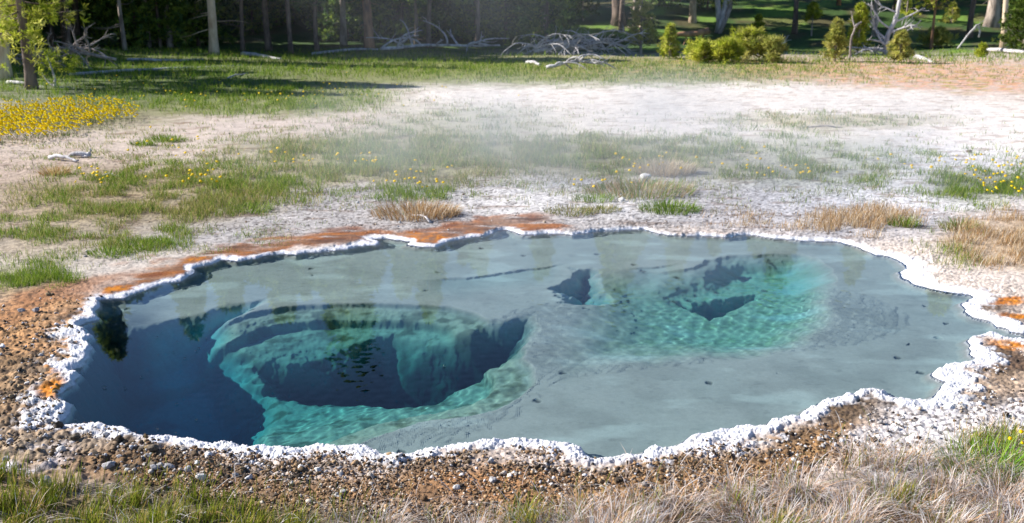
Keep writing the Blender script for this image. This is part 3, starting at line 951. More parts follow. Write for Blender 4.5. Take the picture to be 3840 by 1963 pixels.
def build_flowers():
    V, T, c = flower_arrays()
    o = mk('yellow_wildflower', V, None, T, M_PETAL, None, False, c)
    first = True
    spots = []
    regs = [(1130, 362, 230, 30, 34), (700, 365, 200, 40, 16), (480, 310, 330, 50, 26), (400, 680, 130, 28, 16), (750, 690, 150, 40, 18), (1350, 615, 140, 24, 14), (1060, 600, 120, 40, 10),
            (1560, 680, 130, 40, 16), (1610, 725, 90, 14, 8), (2400, 640, 120, 36, 12), (2220, 700, 90, 30, 8), (2750, 620, 200, 50, 14), (3000, 670, 160, 26, 14), (2450, 640, 60, 30, 3),
            (3560, 640, 240, 30, 22), (3700, 720, 110, 46, 26), (3780, 640, 70, 60, 10), (1180, 350, 700, 60, 16), (640, 560, 220, 50, 12), (3810, 1700, 40, 18, 4), (720, 770, 60, 12, 4), (1250, 560, 300, 60, 12), (80, 720, 110, 26, 7)]
    for cx, cy, rx, ry, n in regs:
        for _ in range(n):
            spots.append((cx + rng.normal(0, .55) * rx, cy + rng.normal(0, .55) * ry))
    for qx, qy in spots[:298]:
        x, y, z = to_ground(qx, qy + 10)
        f = o if first else o.copy()
        if not first: C.objects.link(f)
        first = False
        s = rng.uniform(.85, 1.25)
        f.location = (float(np.ravel(x)[0]), float(np.ravel(y)[0]), float(z[0])); f.rotation_euler = (rng.normal(.4, .2), rng.normal(-.2, .2), rng.normal(0, .5))
        fs = s * .85 * (1 + .6 * float(np.clip((f.location.y - 5) / 6, 0, 1))); f.scale = (fs, fs, s)
        tag(f, 'small yellow wildflower on a thin stem scattered through the grass', 'wildflower', 'yellow wildflowers scattered through the grass')
    # dense patch
    n = 9000
    px, py = scatter_px(n, -800, 520, 380, 580)
    x, y = unproj(px, py)
    n1 = fbm(x * .9, y * .9, 3, 321); n2 = fbm(x * 3, y * 3, 3, 322)
    m = np.clip(E(px + 40 * n2, py + 14 * n2, 60, 478, 330, 60, .35, -5) + .75 * E(px + 40 * n2, py, 360, 430, 150, 34, .5, 4) + E(px, py, -450, 490, 420, 60, .4), 0, 1)
    k = rng.random(n) < m * .8
    X, Y = x[k], y[k]; Z = ground_z(X, Y); m = k.sum()
    tilt = rng.normal(0, .25, (m, 2)); s = rng.uniform(1.35, 1.9, m); hs = rng.uniform(.7, 1.35, m)
    VV = V[None] * np.stack([s, s, hs], 1)[:, None, :]
    VV = VV.copy(); VV[:, :, 0] += VV[:, :, 2] * tilt[:, None, 0]; VV[:, :, 1] += VV[:, :, 2] * tilt[:, None, 1] - (VV[:, :, 2] > .05) * 0
    yy = V[None, :, 1] * s[:, None]
    VV[:, :, 2] += -yy * .7 * (V[None, :, 2] > .1)
    VV += np.stack([X, Y, Z], 1)[:, None, :]
    tone = rng.uniform(.75, 1.1, m)[:, None, None] * np.array([1, 1, 1])
    tone[..., 1] *= rng.uniform(.92, 1.08, m)[:, None]
    TT = (T[None] + (np.arange(m) * len(V))[:, None, None]).reshape(-1, 3)
    o2 = mk('yellow_flower_carpet', VV.reshape(-1, 3), None, TT, M_PETAL, None, False, (c[None] * tone).reshape(-1, 3))
    tag(o2, 'dense carpet of yellow wildflowers on the meadow', 'flower patch', kind='stuff')


build_flowers()


# ------------------------------------------------------------------ rocks and clods
def ico(sub):
    import bmesh
    bm = bmesh.new(); bmesh.ops.create_icosphere(bm, subdivisions=sub, radius=1)
    V = np.array([v.co[:] for v in bm.verts]); T = np.array([[v.index for v in f.verts] for f in bm.faces]); bm.free()
    return V, T


IV2, IT2 = ico(2)
IV3, IT3 = ico(3)


def n3(V, f, s):
    return (gn(V[:, 0] * f, V[:, 1] * f, s) + gn(V[:, 1] * f + 5, V[:, 2] * f, s + 1) + gn(V[:, 2] * f + 9, V[:, 0] * f, s + 2)) / 1.7


def rock_shape(seed, V=IV3, flat=.7, rough=.34):
    r = np.random.default_rng(seed)
    P = V.copy()
    for _ in range(9):                                  # chipped facets
        d = r.normal(size=3); d /= np.linalg.norm(d)
        k = r.uniform(.55, .85)
        q = P @ d
        P = P - np.outer(np.maximum(q - k, 0), d) * .9
    P = P * (1 + rough * .5 * n3(V, 1.6, seed)[:, None] + rough * .25 * n3(V, 4.5, seed + 9)[:, None])
    return P * np.array([1, r.uniform(.75, 1), flat])


def mat_rock(name, ca, cb):
    m, n, b = nodes_mat(name)
    g = n.nodes.new('ShaderNodeNewGeometry').outputs['Position']
    f = noise_node(n, g, 70, 6, .65)
    cr = n.nodes.new('ShaderNodeValToRGB'); cr.color_ramp.elements[0].position = .35; cr.color_ramp.elements[1].position = .65
    cr.color_ramp.elements[0].color = (*ca, 1); cr.color_ramp.elements[1].color = (*cb, 1)
    n.links.new(f, cr.inputs[0]); n.links.new(cr.outputs[0], b.inputs['Base Color']); b.inputs['Roughness'].default_value = .92
    bp = n.nodes.new('ShaderNodeBump'); bp.inputs['Distance'].default_value = .008
    n.links.new(f, bp.inputs['Height']); n.links.new(bp.outputs[0], b.inputs['Normal'])
    return m


MR_GREY = mat_rock('grey_stone', alb(128, 124, 124), alb(206, 204, 206))
MR_DARK = mat_rock('dark_stone', alb(70, 62, 52), alb(126, 112, 94))
MR_WHITE = mat_rock('white_stone', alb(206, 202, 196), alb(246, 244, 242))


def build_rocks():
    protos = {}
    for kind, m in (('grey', MR_GREY), ('dark', MR_DARK), ('white', MR_WHITE)):
        protos[kind] = [mk('stone', rock_shape(i * 7 + len(kind)), None, IT3, m, None, True, link=False) for i in range(4)]
    L = [(558, 1712, 30, 'grey', 'angular pale grey stone among dark clods on the near left bank'), (569, 1748, 48, 'dark', 'big rough dark stone on the near left bank above a row of grey stones'),
         (600, 1757, 28, 'grey', None), (634, 1759, 42, 'grey', 'largest pale grey stone in the row beside the rough dark stone'), (583, 1772, 36, 'grey', None), (702, 1759, 45, 'grey', None),
         (755, 1801, 46, 'white', 'knobbly whitish stone above the green grass of the near bank'), (884, 1786, 26, 'grey', 'flat grey stone right of the knobbly whitish stone'), (531, 1681, 46, 'dark', 'dark lump of stone at the edge of the white rim'),
         (577, 1691, 46, 'dark', None), (402, 1744, 50, 'grey', None), (232, 1683, 42, 'white', None), (281, 1645, 44, 'dark', None), (167, 1805, 60, 'grey', 'broad brownish grey stone in the grass at the lower left corner'),
         (342, 1920, 24, 'grey', 'small grey stone sunk in the green grass'), (774, 1926, 30, 'white', 'white pebble between green and dry grass on the near bank'), (395, 1634, 24, 'white', 'small white stone lying on the left end of the white rim'), (182, 1584, 30, 'grey', None),
         (1127, 1759, 26, 'white', None), (1150, 1753, 20, 'grey', None), (1233, 1744, 26, 'dark', None), (1191, 1767, 32, 'white', None), (1275, 1755, 24, 'grey', None), (1275, 1782, 32, 'grey', None),
         (1100, 1793, 34, 'dark', None), (1486, 1753, 24, 'grey', 'grey stone tucked under the lowest dip of the white rim'), (1841, 1738, 28, 'grey', 'upright grey stone touching the rim above orange sand'), (1848, 1805, 32, 'grey', 'pyramid-shaped grey stone alone on the orange sand'),
         (1712, 1831, 32, 'white', 'round whitish stone at the edge of the dry grass'), (1290, 1846, 28, 'grey', 'dull grey stone in front of the dry grass tips'), (1503, 1831, 18, 'grey', None), (1753, 1710, 18, 'dark', 'small dark stone sitting on the white rim'),
         (3102, 1638, 26, 'grey', 'smooth oval grey pebble on the dark gravel of the near right bank'), (135, 1163, 34, 'grey', 'rounded grey stone on the brown left bank'), (82, 1165, 30, 'grey', 'duller grey stone beside the rounded one on the brown left bank'),
         (65, 1418, 26, 'white', None), (46, 1437, 30, 'dark', None), (102, 1437, 24, 'white', None), (266, 1281, 32, 'white', 'white crusted stone at the back of the left rim'),
         (328, 942, 14, 'grey', 'tiny blue-grey stone on pale gravel left of the orange mat'), (319, 961, 15, 'grey', 'tiny pale stone beside a smaller one left of the orange mat'), (59, 857, 18, 'white', 'small white stone in the thin grass at the left'),
         (2417, 663, 50, 'white', 'white flat stone in the dark grass hummock beyond the pool'), (3635, 566, 22, 'dark', 'dark stone on the bright flat at the right'),
         (1340, 760, 16, 'white', None), (1500, 835, 14, 'white', None), (2330, 745, 30, 'white', 'low white crust edge in front of the dark hummock'), (860, 500, 10, 'dark', None),
         (2300, 1690, 20, 'dark', None), (40, 1650, 36, 'grey', None), (25, 1720, 30, 'grey', None), (450, 1720, 26, 'grey', None), (340, 1700, 22, 'white', None), (680, 1720, 24, 'dark', None), (960, 1780, 26, 'dark', None),
         (480, 1765, 24, 'white', None), (1010, 1755, 22, 'dark', None), (820, 1750, 24, 'dark', None), (920, 1740, 16, 'grey', None), (1600, 1770, 18, 'grey', None), (2010, 1775, 14, 'white', None), (2250, 1800, 16, 'white', None)]
    for qx, qy, r, kind, lab in L:
        x, y, z = [float(np.ravel(v)[0]) for v in to_ground(qx, qy + r * .3)]
        p = protos[kind][rng.integers(4)]
        o = p.copy(); C.objects.link(o)
        s = r * .5 * math.hypot(y, 2.0) / 3733
        o.location = (x, y, z + s * .3); o.rotation_euler = (rng.normal(0, .15), rng.normal(0, .15), rng.uniform(0, 6.28)); o.scale = (s, s, s)
        if lab: tag(o, lab, 'stone')
        else: tag(o, {'grey': 'loose grey stone lying on the bare bank of the pool', 'dark': 'loose dark brown stone lying on the bare bank of the pool', 'white': 'loose whitish stone lying on the bare bank of the pool'}[kind], 'stone', {'grey': 'loose grey stones on the bank', 'dark': 'loose dark stones on the bank', 'white': 'loose white stones on the bank'}[kind])


build_rocks()


def scatter_lumps(name, label, n, box, maskf, size, pal, seed, sub=IV2, tri=IT2, flat=.75):
    px, py = scatter_px(n, *box)
    x, y = unproj(px, py)
    k = (rng.random(n) < maskf(px, py, x, y)) & (poly_sdf(EDGE_W, x, y) > .02)
    X, Y = x[k], y[k]; m = k.sum(); Z = ground_z(X, Y)
    shapes = np.stack([rock_shape(seed + i, sub, flat, 1.6) for i in range(10)])
    si = rng.integers(0, 10, m)
    s = np.exp(rng.normal(math.log(size), .45, m))
    a = rng.uniform(0, 6.28, m); ca, sa = np.cos(a), np.sin(a)
    P = shapes[si] * s[:, None, None]
    R = np.stack([P[..., 0] * ca[:, None] - P[..., 1] * sa[:, None], P[..., 0] * sa[:, None] + P[..., 1] * ca[:, None], P[..., 2] + (s * .25)[:, None]], -1)
    R += np.stack([X, Y, Z], 1)[:, None, :]
    c = pick(pal, m, None, .22)
    nv = sub.shape[0]
    TT = (tri[None] + (np.arange(m) * nv)[:, None, None]).reshape(-1, 3)
    o = mk(name, R.reshape(-1, 3), None, TT, M_CLOD, None, False, np.repeat(c, nv, 0))
    tag(o, label, 'gravel', kind='stuff')


def mat_clod():
    m, n, b = nodes_mat('clods')
    g = n.nodes.new('ShaderNodeNewGeometry').outputs['Position']
    f = noise_node(n, g, 120, 5, .65)
    n.links.new(scale_col(n, colour_attr(n), mth(n, 'MULTIPLY_ADD', f, 1.3, .35)), b.inputs['Base Color'])
    b.inputs['Roughness'].default_value = .9
    bp = n.nodes.new('ShaderNodeBump'); bp.inputs['Distance'].default_value = .006
    n.links.new(f, bp.inputs['Height']); n.links.new(bp.outputs[0], b.inputs['Normal'])
    return m


M_CLOD = mat_clod()


def m_left(px, py, x, y):
    nz = fbm(x * 4, y * 4, 3, 401)
    a = np.clip(E(px, py, 60, 1420, 240, 240, .4) + E(px, py, 300, 1680, 420, 80, .5, 12) + E(px, py, 800, 1750, 420, 55, .5, 6) + .8 * E(px, py, 1500, 1745, 700, 30, .6, 1) + .7 * E(px, py, 2500, 1760, 700, 26, .6, -9) + E(px, py, 250, 1150, 160, 70, .5, -25) * .6, 0, 1)
    return a * sm(-.35, .2, nz)


scatter_lumps('brown_clods', 'rough brown and grey clods of crusted earth on the left and near bank', 26000, (-500, 3300, 1090, 1860), m_left, .0058, [(150, 122, 88), (110, 92, 70), (160, 136, 102), (84, 70, 54), (96, 78, 56), (210, 204, 200), (130, 110, 84), (70, 60, 50), (226, 226, 230)], 500)


def m_gravel(px, py, x, y):
    nz = fbm(x * 3, y * 3, 3, 402)
    rimd = poly_sdf(EDGE_W, x, y)
    a = np.clip(E(px, py, 3250, 1580, 420, 110, .4, -18) + .8 * E(px, py, 3700, 1500, 320, 220, .5) + .5 * E(px, py, 2000, 800, 1500, 90, .4) + .5 * E(px, py, 1800, 1780, 900, 50, .5), 0, 1)
    return a * sm(-.4, .3, nz) * (rimd > .15)


scatter_lumps('pale_gravel', 'fine speckled gravel strewn over the pale ground round the pool', 26000, (200, 4400, 650, 1880), m_gravel, .006, [(220, 214, 210), (240, 238, 240), (196, 176, 150), (120, 96, 70), (70, 56, 44), (206, 200, 196)], 600, *ico(1))


def m_grit(px, py, x, y):
    nz = fbm(x * 4, y * 4, 3, 403)
    e = fore_edge(px, 'grass')
    return np.clip(sm(60, -10, py - e) * sm(1640, 1720, py + 30 * nz) * (px > 500) * (px < 3500), 0, 1) * sm(-.6, .1, nz) * (poly_sdf(EDGE_W, x, y) > .12)


scatter_lumps('brown_grit', 'fine brown and ochre grit between the white rim and the near grass', 42000, (300, 3600, 1600, 1960), m_grit, .0042, [(160, 124, 86), (140, 108, 74), (104, 82, 60), (66, 54, 42), (186, 154, 116), (210, 198, 184), (124, 94, 62)], 700, *ico(1))

# ------------------------------------------------------------------ wood: tubes and limbs
def tube(path, rad, ns=8):
    path = np.asarray(path, float); n = len(path)
    rad = np.asarray(rad, float) * np.ones(n)
    tg = np.gradient(path, axis=0); tg /= np.linalg.norm(tg, axis=1)[:, None] + 1e-9
    up = np.where(np.abs(tg[:, 2:3]) > .9, np.array([[1., 0, 0]]), np.array([[0, 0, 1.]]))
    a = np.cross(tg, up); a /= np.linalg.norm(a, axis=1)[:, None] + 1e-9
    b = np.cross(tg, a)
    th = np.arange(ns) * 2 * PI / ns
    V = path[:, None] + rad[:, None, None] * (np.cos(th)[None, :, None] * a[:, None] + np.sin(th)[None, :, None] * b[:, None])
    V = V.reshape(-1, 3)
    i = np.arange(n - 1)[:, None] * ns; j = np.arange(ns)[None]; j2 = (j + 1) % ns
    Q = np.stack([i + j, i + j2, i + ns + j2, i + ns + j], -1).reshape(-1, 4)
    c = len(V); V = np.concatenate([V, path[-1:], path[:1]])
    T = np.concatenate([np.stack([np.arange(ns) + (n - 1) * ns, (np.arange(ns) + 1) % ns + (n - 1) * ns, np.full(ns, c)], 1), np.stack([(np.arange(ns) + 1) % ns, np.arange(ns), np.full(ns, c + 1)], 1)])
    return V, Q, T


def join(parts):
    Vs, Qs, Ts = [], [], []; o = 0
    for V, Q, T in parts:
        Vs.append(V); Qs.append(Q + o); Ts.append(T + o); o += len(V)
    return np.concatenate(Vs), np.concatenate(Qs), np.concatenate(Ts)


def limb(r, p, d, L, r0, r1, wob=.25, n=8, bend=(0, 0, 0)):
    p = np.array(p, float); d = np.array(d, float); d /= np.linalg.norm(d)
    pts = [p.copy()]
    for i in range(n):
        d = d + r.normal(0, wob / math.sqrt(n), 3) + np.array(bend) / n
        d /= np.linalg.norm(d)
        p = p + d * L / n; pts.append(p.copy())
    return np.array(pts), np.linspace(r0, r1, n + 1)


def twigs(r, path, L, r0, k, depth=1, spread=.9, bend=(0, 0, .1), ns=5):
    out = []
    for _ in range(k):
        f = r.uniform(.25, 1.0)
        i = min(int(f * (len(path) - 1)), len(path) - 2)
        d = path[i + 1] - path[i]; d /= np.linalg.norm(d) + 1e-9
        dd = d * .7 + r.normal(0, spread, 3)
        l = L * r.uniform(.4, 1.1) * (1.1 - .5 * f)
        pp, rr = limb(r, path[i], dd, l, r0, r0 * .25, .35, 6, bend)
        out.append(tube(pp, rr, ns))
        if depth > 1:
            out += twigs(r, pp, L * .5, r0 * .55, 3, depth - 1, spread, bend, 4)
    return out


M_SILVER = mat_bark('bleached_dead_wood', alb(150, 146, 148), alb(230, 226, 226), 9)
M_GREYWOOD = mat_bark('grey_dead_wood', alb(120, 110, 106), alb(196, 184, 176), 9)
M_BARK_DARK = mat_bark('dark_bark', alb(92, 78, 70), alb(150, 130, 116), 5)
M_BARK_TAN = mat_bark('pale_tan_bark', alb(176, 150, 122), alb(236, 218, 190), 5)
M_BARK_RUST = mat_bark('rusty_bark', alb(96, 72, 60), alb(214, 160, 120), 3.5)
M_BARK_GREY = mat_bark('grey_bark', alb(126, 112, 104), alb(206, 190, 176), 5)
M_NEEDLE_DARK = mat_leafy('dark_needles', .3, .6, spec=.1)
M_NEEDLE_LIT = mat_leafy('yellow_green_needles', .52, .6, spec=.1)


def needles(cent, dirs, L, wd, k, pal, spread=.7, var=.2, seed=1):
    r = np.random.default_rng(seed)
    n = len(cent)
    c = np.repeat(cent, k, 0); d = np.repeat(dirs, k, 0) + r.normal(0, spread, (n * k, 3))
    d /= np.linalg.norm(d, axis=1)[:, None] + 1e-9
    s = np.cross(d, r.normal(0, 1, (n * k, 3))); s /= np.linalg.norm(s, axis=1)[:, None] + 1e-9
    l = (L * r.uniform(.6, 1.2, n * k))[:, None]
    a = c - s * wd * .5; b = c + s * wd * .5; e = c + d * l
    m = c + d * l * .55
    V = np.stack([a, m + s * wd * .6, e, m - s * wd * .6], 1).reshape(-1, 3)
    Q = np.arange(n * k * 4).reshape(-1, 4)
    P = np.array([alb(*q) for q in pal])
    tc = P[r.integers(0, len(P), n)] * (1 + r.normal(0, var, (n, 1)))
    col = np.clip(np.repeat(np.repeat(tc, k, 0), 4, 0), .003, .8)
    return V, Q, col


def conifer(name, seed, H, base, R, nb, per, L, wd, k, pal, mat_t, mat_n, r0, droop=-.15, power=.75, lean=(0, 0), dead=0, parent_loc=(0, 0, 0), up=.0, sub=None):
    """an Empty at the foot with a trunk and a crown"""
    r = np.random.default_rng(seed)
    n = 14
    hz = np.linspace(0, H, n)
    path = np.stack([lean[0] * hz + .04 * H * .12 * np.sin(hz * 1.1 + seed), lean[1] * hz + .03 * H * .1 * np.cos(hz * .9 + seed * 2), hz - .15 * (hz == 0)], 1)
    path -= path[0] * np.array([1, 1, 0])
    rad = r0 * (1 - .85 * hz / H); rad[0] *= 1.35; 
    parts = [tube(path, rad, 10)]
    cent, dirs = [], []
    for i in range(nb):
        f = r.uniform(0, 1) ** .9
        zz = base + (H - base) * f
        p0 = np.array([np.interp(zz, hz, path[:, 0]), np.interp(zz, hz, path[:, 1]), zz])
        a = r.uniform(0, 6.28)
        rr = R * ((1 - f) ** power * r.uniform(.55, 1.15) + .07)
        d = np.array([math.cos(a), math.sin(a), up + droop + r.normal(0, .12)])
        pp, ra = limb(r, p0, d, rr, max(.008, r0 * .16), .004, .2, 5, (0, 0, .25))
        if nb < 150 and H < 6 or i % 3 == 0: parts.append(tube(pp, ra, 4))
        for q in range(per):
            g = r.uniform(.3, 1.0) if q else 1.0
            j = min(int(g * 5), 4); t = g * 5 - j
            c = pp[j] * (1 - t) + pp[min(j + 1, 5)] * t + r.normal(0, .05 * rr + .01, 3)
            dd = (pp[-1] - pp[-2]); dd = dd / (np.linalg.norm(dd) + 1e-9)
            cent.append(c); dirs.append(dd + np.array([0, 0, .25]))
    for i in range(dead):
        zz = r.uniform(.5, base + .5)
        p0 = np.array([np.interp(zz, hz, path[:, 0]), np.interp(zz, hz, path[:, 1]), zz]); a = r.uniform(0, 6.28)
        pp, ra = limb(r, p0, (math.cos(a), math.sin(a), -.2), r.uniform(.4, 1.3), .016, .004, .3, 5)
        parts.append(tube(pp, ra, 4))
    root = empty(name, parent_loc)
    V, Q, T = join(parts)
    mk('trunk', V, Q, T, mat_t, root, True)
    if cent:
        V, Q, col = needles(np.array(cent), np.array(dirs), L, wd, k, pal, seed=seed)
        mk('crown', V, Q, None, mat_n, root, False, col)
    return root


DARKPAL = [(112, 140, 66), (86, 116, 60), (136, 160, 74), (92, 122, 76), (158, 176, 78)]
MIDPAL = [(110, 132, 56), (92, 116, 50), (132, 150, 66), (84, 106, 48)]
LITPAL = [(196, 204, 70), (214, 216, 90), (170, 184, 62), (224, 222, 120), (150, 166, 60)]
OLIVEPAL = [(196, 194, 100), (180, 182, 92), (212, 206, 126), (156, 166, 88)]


def ground_at(px, py):
    """spot on the ground seen at a survey point, taking the rise of the land into account"""
    x, y = [float(v) for v in unproj(px, py)]
    for _ in range(6):
        z = gz(x, y)
        x, y = [float(v) for v in unproj(px, py, min(z, 1.5))]
    return x, y, gz(x, y)


def place(root, px, py, label, cat='tree', group=None):
    x, y, z = ground_at(px, py)
    root.location = (x, y, z - .03)
    return tag(root, label, cat, group)


# --- trees at the edge of the clearing, one by one
def edge_tree(px, py, wpx, mat, label, lean=(0, 0), seed=1, H=8.5, base=2.6, R=1.2, dead=10):
    x, y, z = ground_at(px, py)
    r0 = wpx * math.hypot(y, 2) / 3733 / 2
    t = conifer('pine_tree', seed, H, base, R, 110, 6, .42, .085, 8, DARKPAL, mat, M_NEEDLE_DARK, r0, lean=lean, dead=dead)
    t.location = (x, y, z - .05)
    return tag(t, label, 'tree')


edge_tree(14, 300, 52, M_BARK_TAN, 'thick leaning pine trunk with split light bark, nearest at the left edge of the clearing', (.10, 0), 11, H=6)
edge_tree(803, 208, 34, M_BARK_TAN, 'straight pale sunlit trunk with flaking bark standing alone before the dark woods', (-.02, 0), 12, dead=16)
edge_tree(1385, 186, 36, M_BARK_RUST, 'dark trunk with an orange sunlit streak in the hazy middle of the woods', (-.03, 0), 13)
edge_tree(2318, 158, 50, M_BARK_DARK, 'thickest brown trunk standing behind the heap of dead branches', (-.03, 0), 14)
edge_tree(2595, 146, 27, M_BARK_TAN, 'smooth cream-coloured trunk rising behind the raised fallen log', (.01, 0), 15)
edge_tree(3136, 132, 15, M_BARK_RUST, 'slim orange-lit trunk behind the olive saplings', (.01, 0), 16)
edge_tree(3272, 138, 17, M_BARK_GREY, 'slim grey trunk just left of the bleached snag', (.02, 0), 17)
edge_tree(3762, 186, 22, M_BARK_TAN, 'tan trunk leaning left beside the dense round bush at the right edge', (-.10, 0), 18)
edge_tree(3710, 150, 50, M_BARK_GREY, 'broad grey trunk flaring at its foot behind the leaning tan trunk', (.01, 0.02), 19)
edge_tree(2392, 108, 14, M_BARK_GREY, 'thin bluish trunk, left one of a pair behind the tall olive sapling', (0, 0), 20)
edge_tree(2404, 170, 16, M_BARK_TAN, 'thin pale trunk, right one of a pair behind the tall olive sapling', (0, 0), 21)
edge_tree(2026, 60, 14, M_BARK_GREY, 'small grey trunk in the woods, left one of two above the dead branches', (0, 0), 22)
edge_tree(2074, 66, 16, M_BARK_RUST, 'small brown trunk in the woods, right one of two above the dead branches', (.04, 0), 23)
edge_tree(2530, 130, 30, M_BARK_DARK, 'dark shaded trunk left of the cream-coloured trunk', (0, 0), 24)
edge_tree(3640, 96, 18, M_BARK_GREY, 'pale trunk deep in the woods above the arched dead branch', (-.04, 0), 25)
edge_tree(3590, 100, 18, M_BARK_GREY, 'blotched white trunk in the woods left of the arched dead branch', (0, 0), 26)
edge_tree(1860, 110, 18, M_BARK_DARK, 'dark trunk at the edge of the haze, left of the grassy glades', (0, 0), 27)
edge_tree(470, 190, 16, M_BARK_GREY, 'crooked grey trunk in the deep shade behind the dead tangle', (.0, 0), 28)
edge_tree(300, 170, 20, M_BARK_DARK, 'dim straight trunk in the deep shade behind the dead tangle', (.0, 0), 29)
edge_tree(910, 195, 16, M_BARK_DARK, 'dim bluish trunk right of the pale sunlit one', (.0, 0), 30)
edge_tree(2890, 110, 15, M_BARK_DARK, 'slender slanting dark trunk before the green glade', (-.08, 0), 31)
edge_tree(3480, 110, 16, M_BARK_DARK, 'dark trunk behind the small orange-stemmed pine', (0, 0), 32)

# twisted old tree with a double trunk
def twisted():
    r = np.random.default_rng(40)
    x, y, z = ground_at(2690, 152)
    root = empty('twisted_tree', (x, y, z - .05), 'gnarled grey tree with twisted double trunk at the end of a raised log', 'tree')
    for k, (dx, cr) in enumerate(((-.05, .8), (.18, -.5), (.32, .2))):
        n = 14; hz = np.linspace(0, 7.5, n)
        p = np.stack([dx * np.minimum(hz * 1.2, 1.4) + .10 * cr * np.sin(hz * 2.4), .08 * np.cos(hz * 1.5 + k), hz], 1)
        parts = [tube(p, .13 * (1 - .07 * k) * (1 - .1 * hz), 9)] + twigs(r, p, 1.0, .02, 9, 2)
        V, Q, T = join(parts); mk('trunk', V, Q, T, M_SILVER if k < 2 else M_GREYWOOD, root, True)
    c = np.array([[.35 + r.normal(0, .3), r.normal(0, .3), 1.2 + 4.5 * r.random()] for _ in range(220)])
    V, Q, col = needles(c, r.normal(0, .5, c.shape) + np.array([0, 0, .4]), .2, .02, 10, LITPAL, seed=41)
    mk('crown', V, Q, None, M_NEEDLE_LIT, root, False, col)


twisted()


# --- young pines and bushes in the sun
def sapling(px, py, hpx, rpx, pal, label, seed, nb=80, base=.05, mat=M_NEEDLE_LIT, name='young_pine', L=.13, wd=.020, k=12, up=.35, per=5, trunk=M_BARK_GREY, lean=(0, 0), cat='young pine', power=.75):
    x, y, z = ground_at(px, py)
    m = math.hypot(y, 2) / 3733
    H = hpx * m; R = rpx * m
    t = conifer(name, seed, H, base * H, R, nb, per, L, wd, k, pal, trunk, mat, .022 + .012 * H, lean=lean, up=up, power=power)
    t.location = (x, y, z - .03)
    return tag(t, label, cat)


sapling(2402, 205, 260, 62, OLIVEPAL, 'tall slender olive sapling in thin haze in front of two thin trunks', 51, 110)
sapling(2510, 222, 118, 42, LITPAL, 'short bushy yellow-green pine left of the raised log', 52, 70)
sapling(2640, 236, 60, 75, LITPAL, 'low spreading yellow pine bush under the raised log', 53, 80, name='pine_bush', power=.35, cat='bush', L=.19, wd=.018)
sapling(2800, 230, 108, 86, LITPAL + OLIVEPAL, 'widest rounded pine bush right of the twisted tree', 54, 85, name='pine_bush', power=.5, cat='bush', L=.19, wd=.018)
sapling(2720, 238, 80, 60, LITPAL, 'small rounded pine bush in front of the twisted tree', 55, 70, name='pine_bush', power=.5, cat='bush', L=.19, wd=.018)
sapling(2890, 236, 84, 55, OLIVEPAL, 'dull olive bush at the right end of the bush row', 56, 60, name='pine_bush', power=.5, cat='bush', L=.19, wd=.018)
sapling(3040, 165, 120, 36, LITPAL, 'small pine with bare lower stem standing in the bright glade', 57, 60, base=.45)
sapling(3130, 232, 150, 48, OLIVEPAL, 'bushy olive pine with dead lower twigs beside a thin dead stem', 58, 90)
sapling(3215, 205, 180, 52, LITPAL, 'taller soft green pine just left of the bleached snag', 59, 100)
sapling(3492, 178, 330, 90, LITPAL, 'pine with thin orange stem and airy yellow-green crown right of the snag', 60, 120, base=.42, trunk=M_BARK_RUST)
sapling(3510, 178, 60, 60, OLIVEPAL, 'low green bush round the foot of the orange-stemmed pine', 61, 60, name='pine_bush', power=.5, cat='bush', L=.19, wd=.018)
sapling(3370, 236, 110, 48, OLIVEPAL, 'greyish green pine seedling in front of the bleached snag', 62, 70)
sapling(3835, 196, 190, 92, MIDPAL, 'dense round dark green bush with bright needle tips at the right edge', 63, 210, name='pine_bush', power=.45, k=14, cat='bush')
sapling(3680, 215, 45, 18, LITPAL, 'tiny seedling pine on the grass before the leaning tan trunk', 64, 26)
sapling(2030, 150, 90, 34, OLIVEPAL, 'hazy green sapling behind the upturned dead branches', 65, 60)
sapling(2185, 150, 130, 60, MIDPAL, 'shaded green sapling behind the heap of dead branches', 66, 70)
sapling(2840, 160, 60, 26, LITPAL, 'small sunlit sapling behind the widest bush', 67, 40)
sapling(3560, 150, 70, 30, OLIVEPAL, 'small sapling behind the fallen log at the right', 68, 40)
sapling(3390, 150, 130, 50, LITPAL, 'loose pine crown peeping behind the bleached snag', 69, 60)


def hanging_pine():
    r = np.random.default_rng(71)
    y = 21.5; x = at(120, y)
    t = conifer('pine_tree', 71, 4.6, .6, 1.35, 170, 7, .15, .014, 16, LITPAL, M_BARK_DARK, M_NEEDLE_LIT, .12, droop=-.25)
    t.location = (x, y, gz(x, y)); tag(t, 'pine with sunlit yellow drooping boughs right of the thick leaning trunk', 'tree')


hanging_pine()

# --- the woods: shared shapes, many trees
G_TALL = 'tall pines of the shaded woods'
G_FIR = 'bushy young firs of the shaded woods'
L_TALL = 'tall straight pine standing in the shaded woods behind the clearing'
L_FIR = 'dark bushy fir growing low in the shaded woods behind the clearing'
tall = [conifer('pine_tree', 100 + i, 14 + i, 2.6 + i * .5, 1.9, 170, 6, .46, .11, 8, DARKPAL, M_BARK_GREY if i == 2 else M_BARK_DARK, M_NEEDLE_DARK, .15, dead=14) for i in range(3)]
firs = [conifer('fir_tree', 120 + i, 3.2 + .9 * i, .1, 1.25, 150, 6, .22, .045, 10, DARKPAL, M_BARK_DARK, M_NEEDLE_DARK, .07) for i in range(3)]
used = set()


def put(protos, x, y, s, label, group):
    k = int(rng.integers(3)); p = protos[k]
    loc = (x, y, gz(x, y) - .05)
    if (id(protos), k) not in used:
        used.add((id(protos), k)); p.location = loc; p.scale = (s, s, s); p.rotation_euler = (0, 0, rng.uniform(0, 6.28)); tag(p, label, 'tree', group)
    else:
        copy_tree(p, loc, rng.uniform(0, 6.28), s, label, group, 'tree')


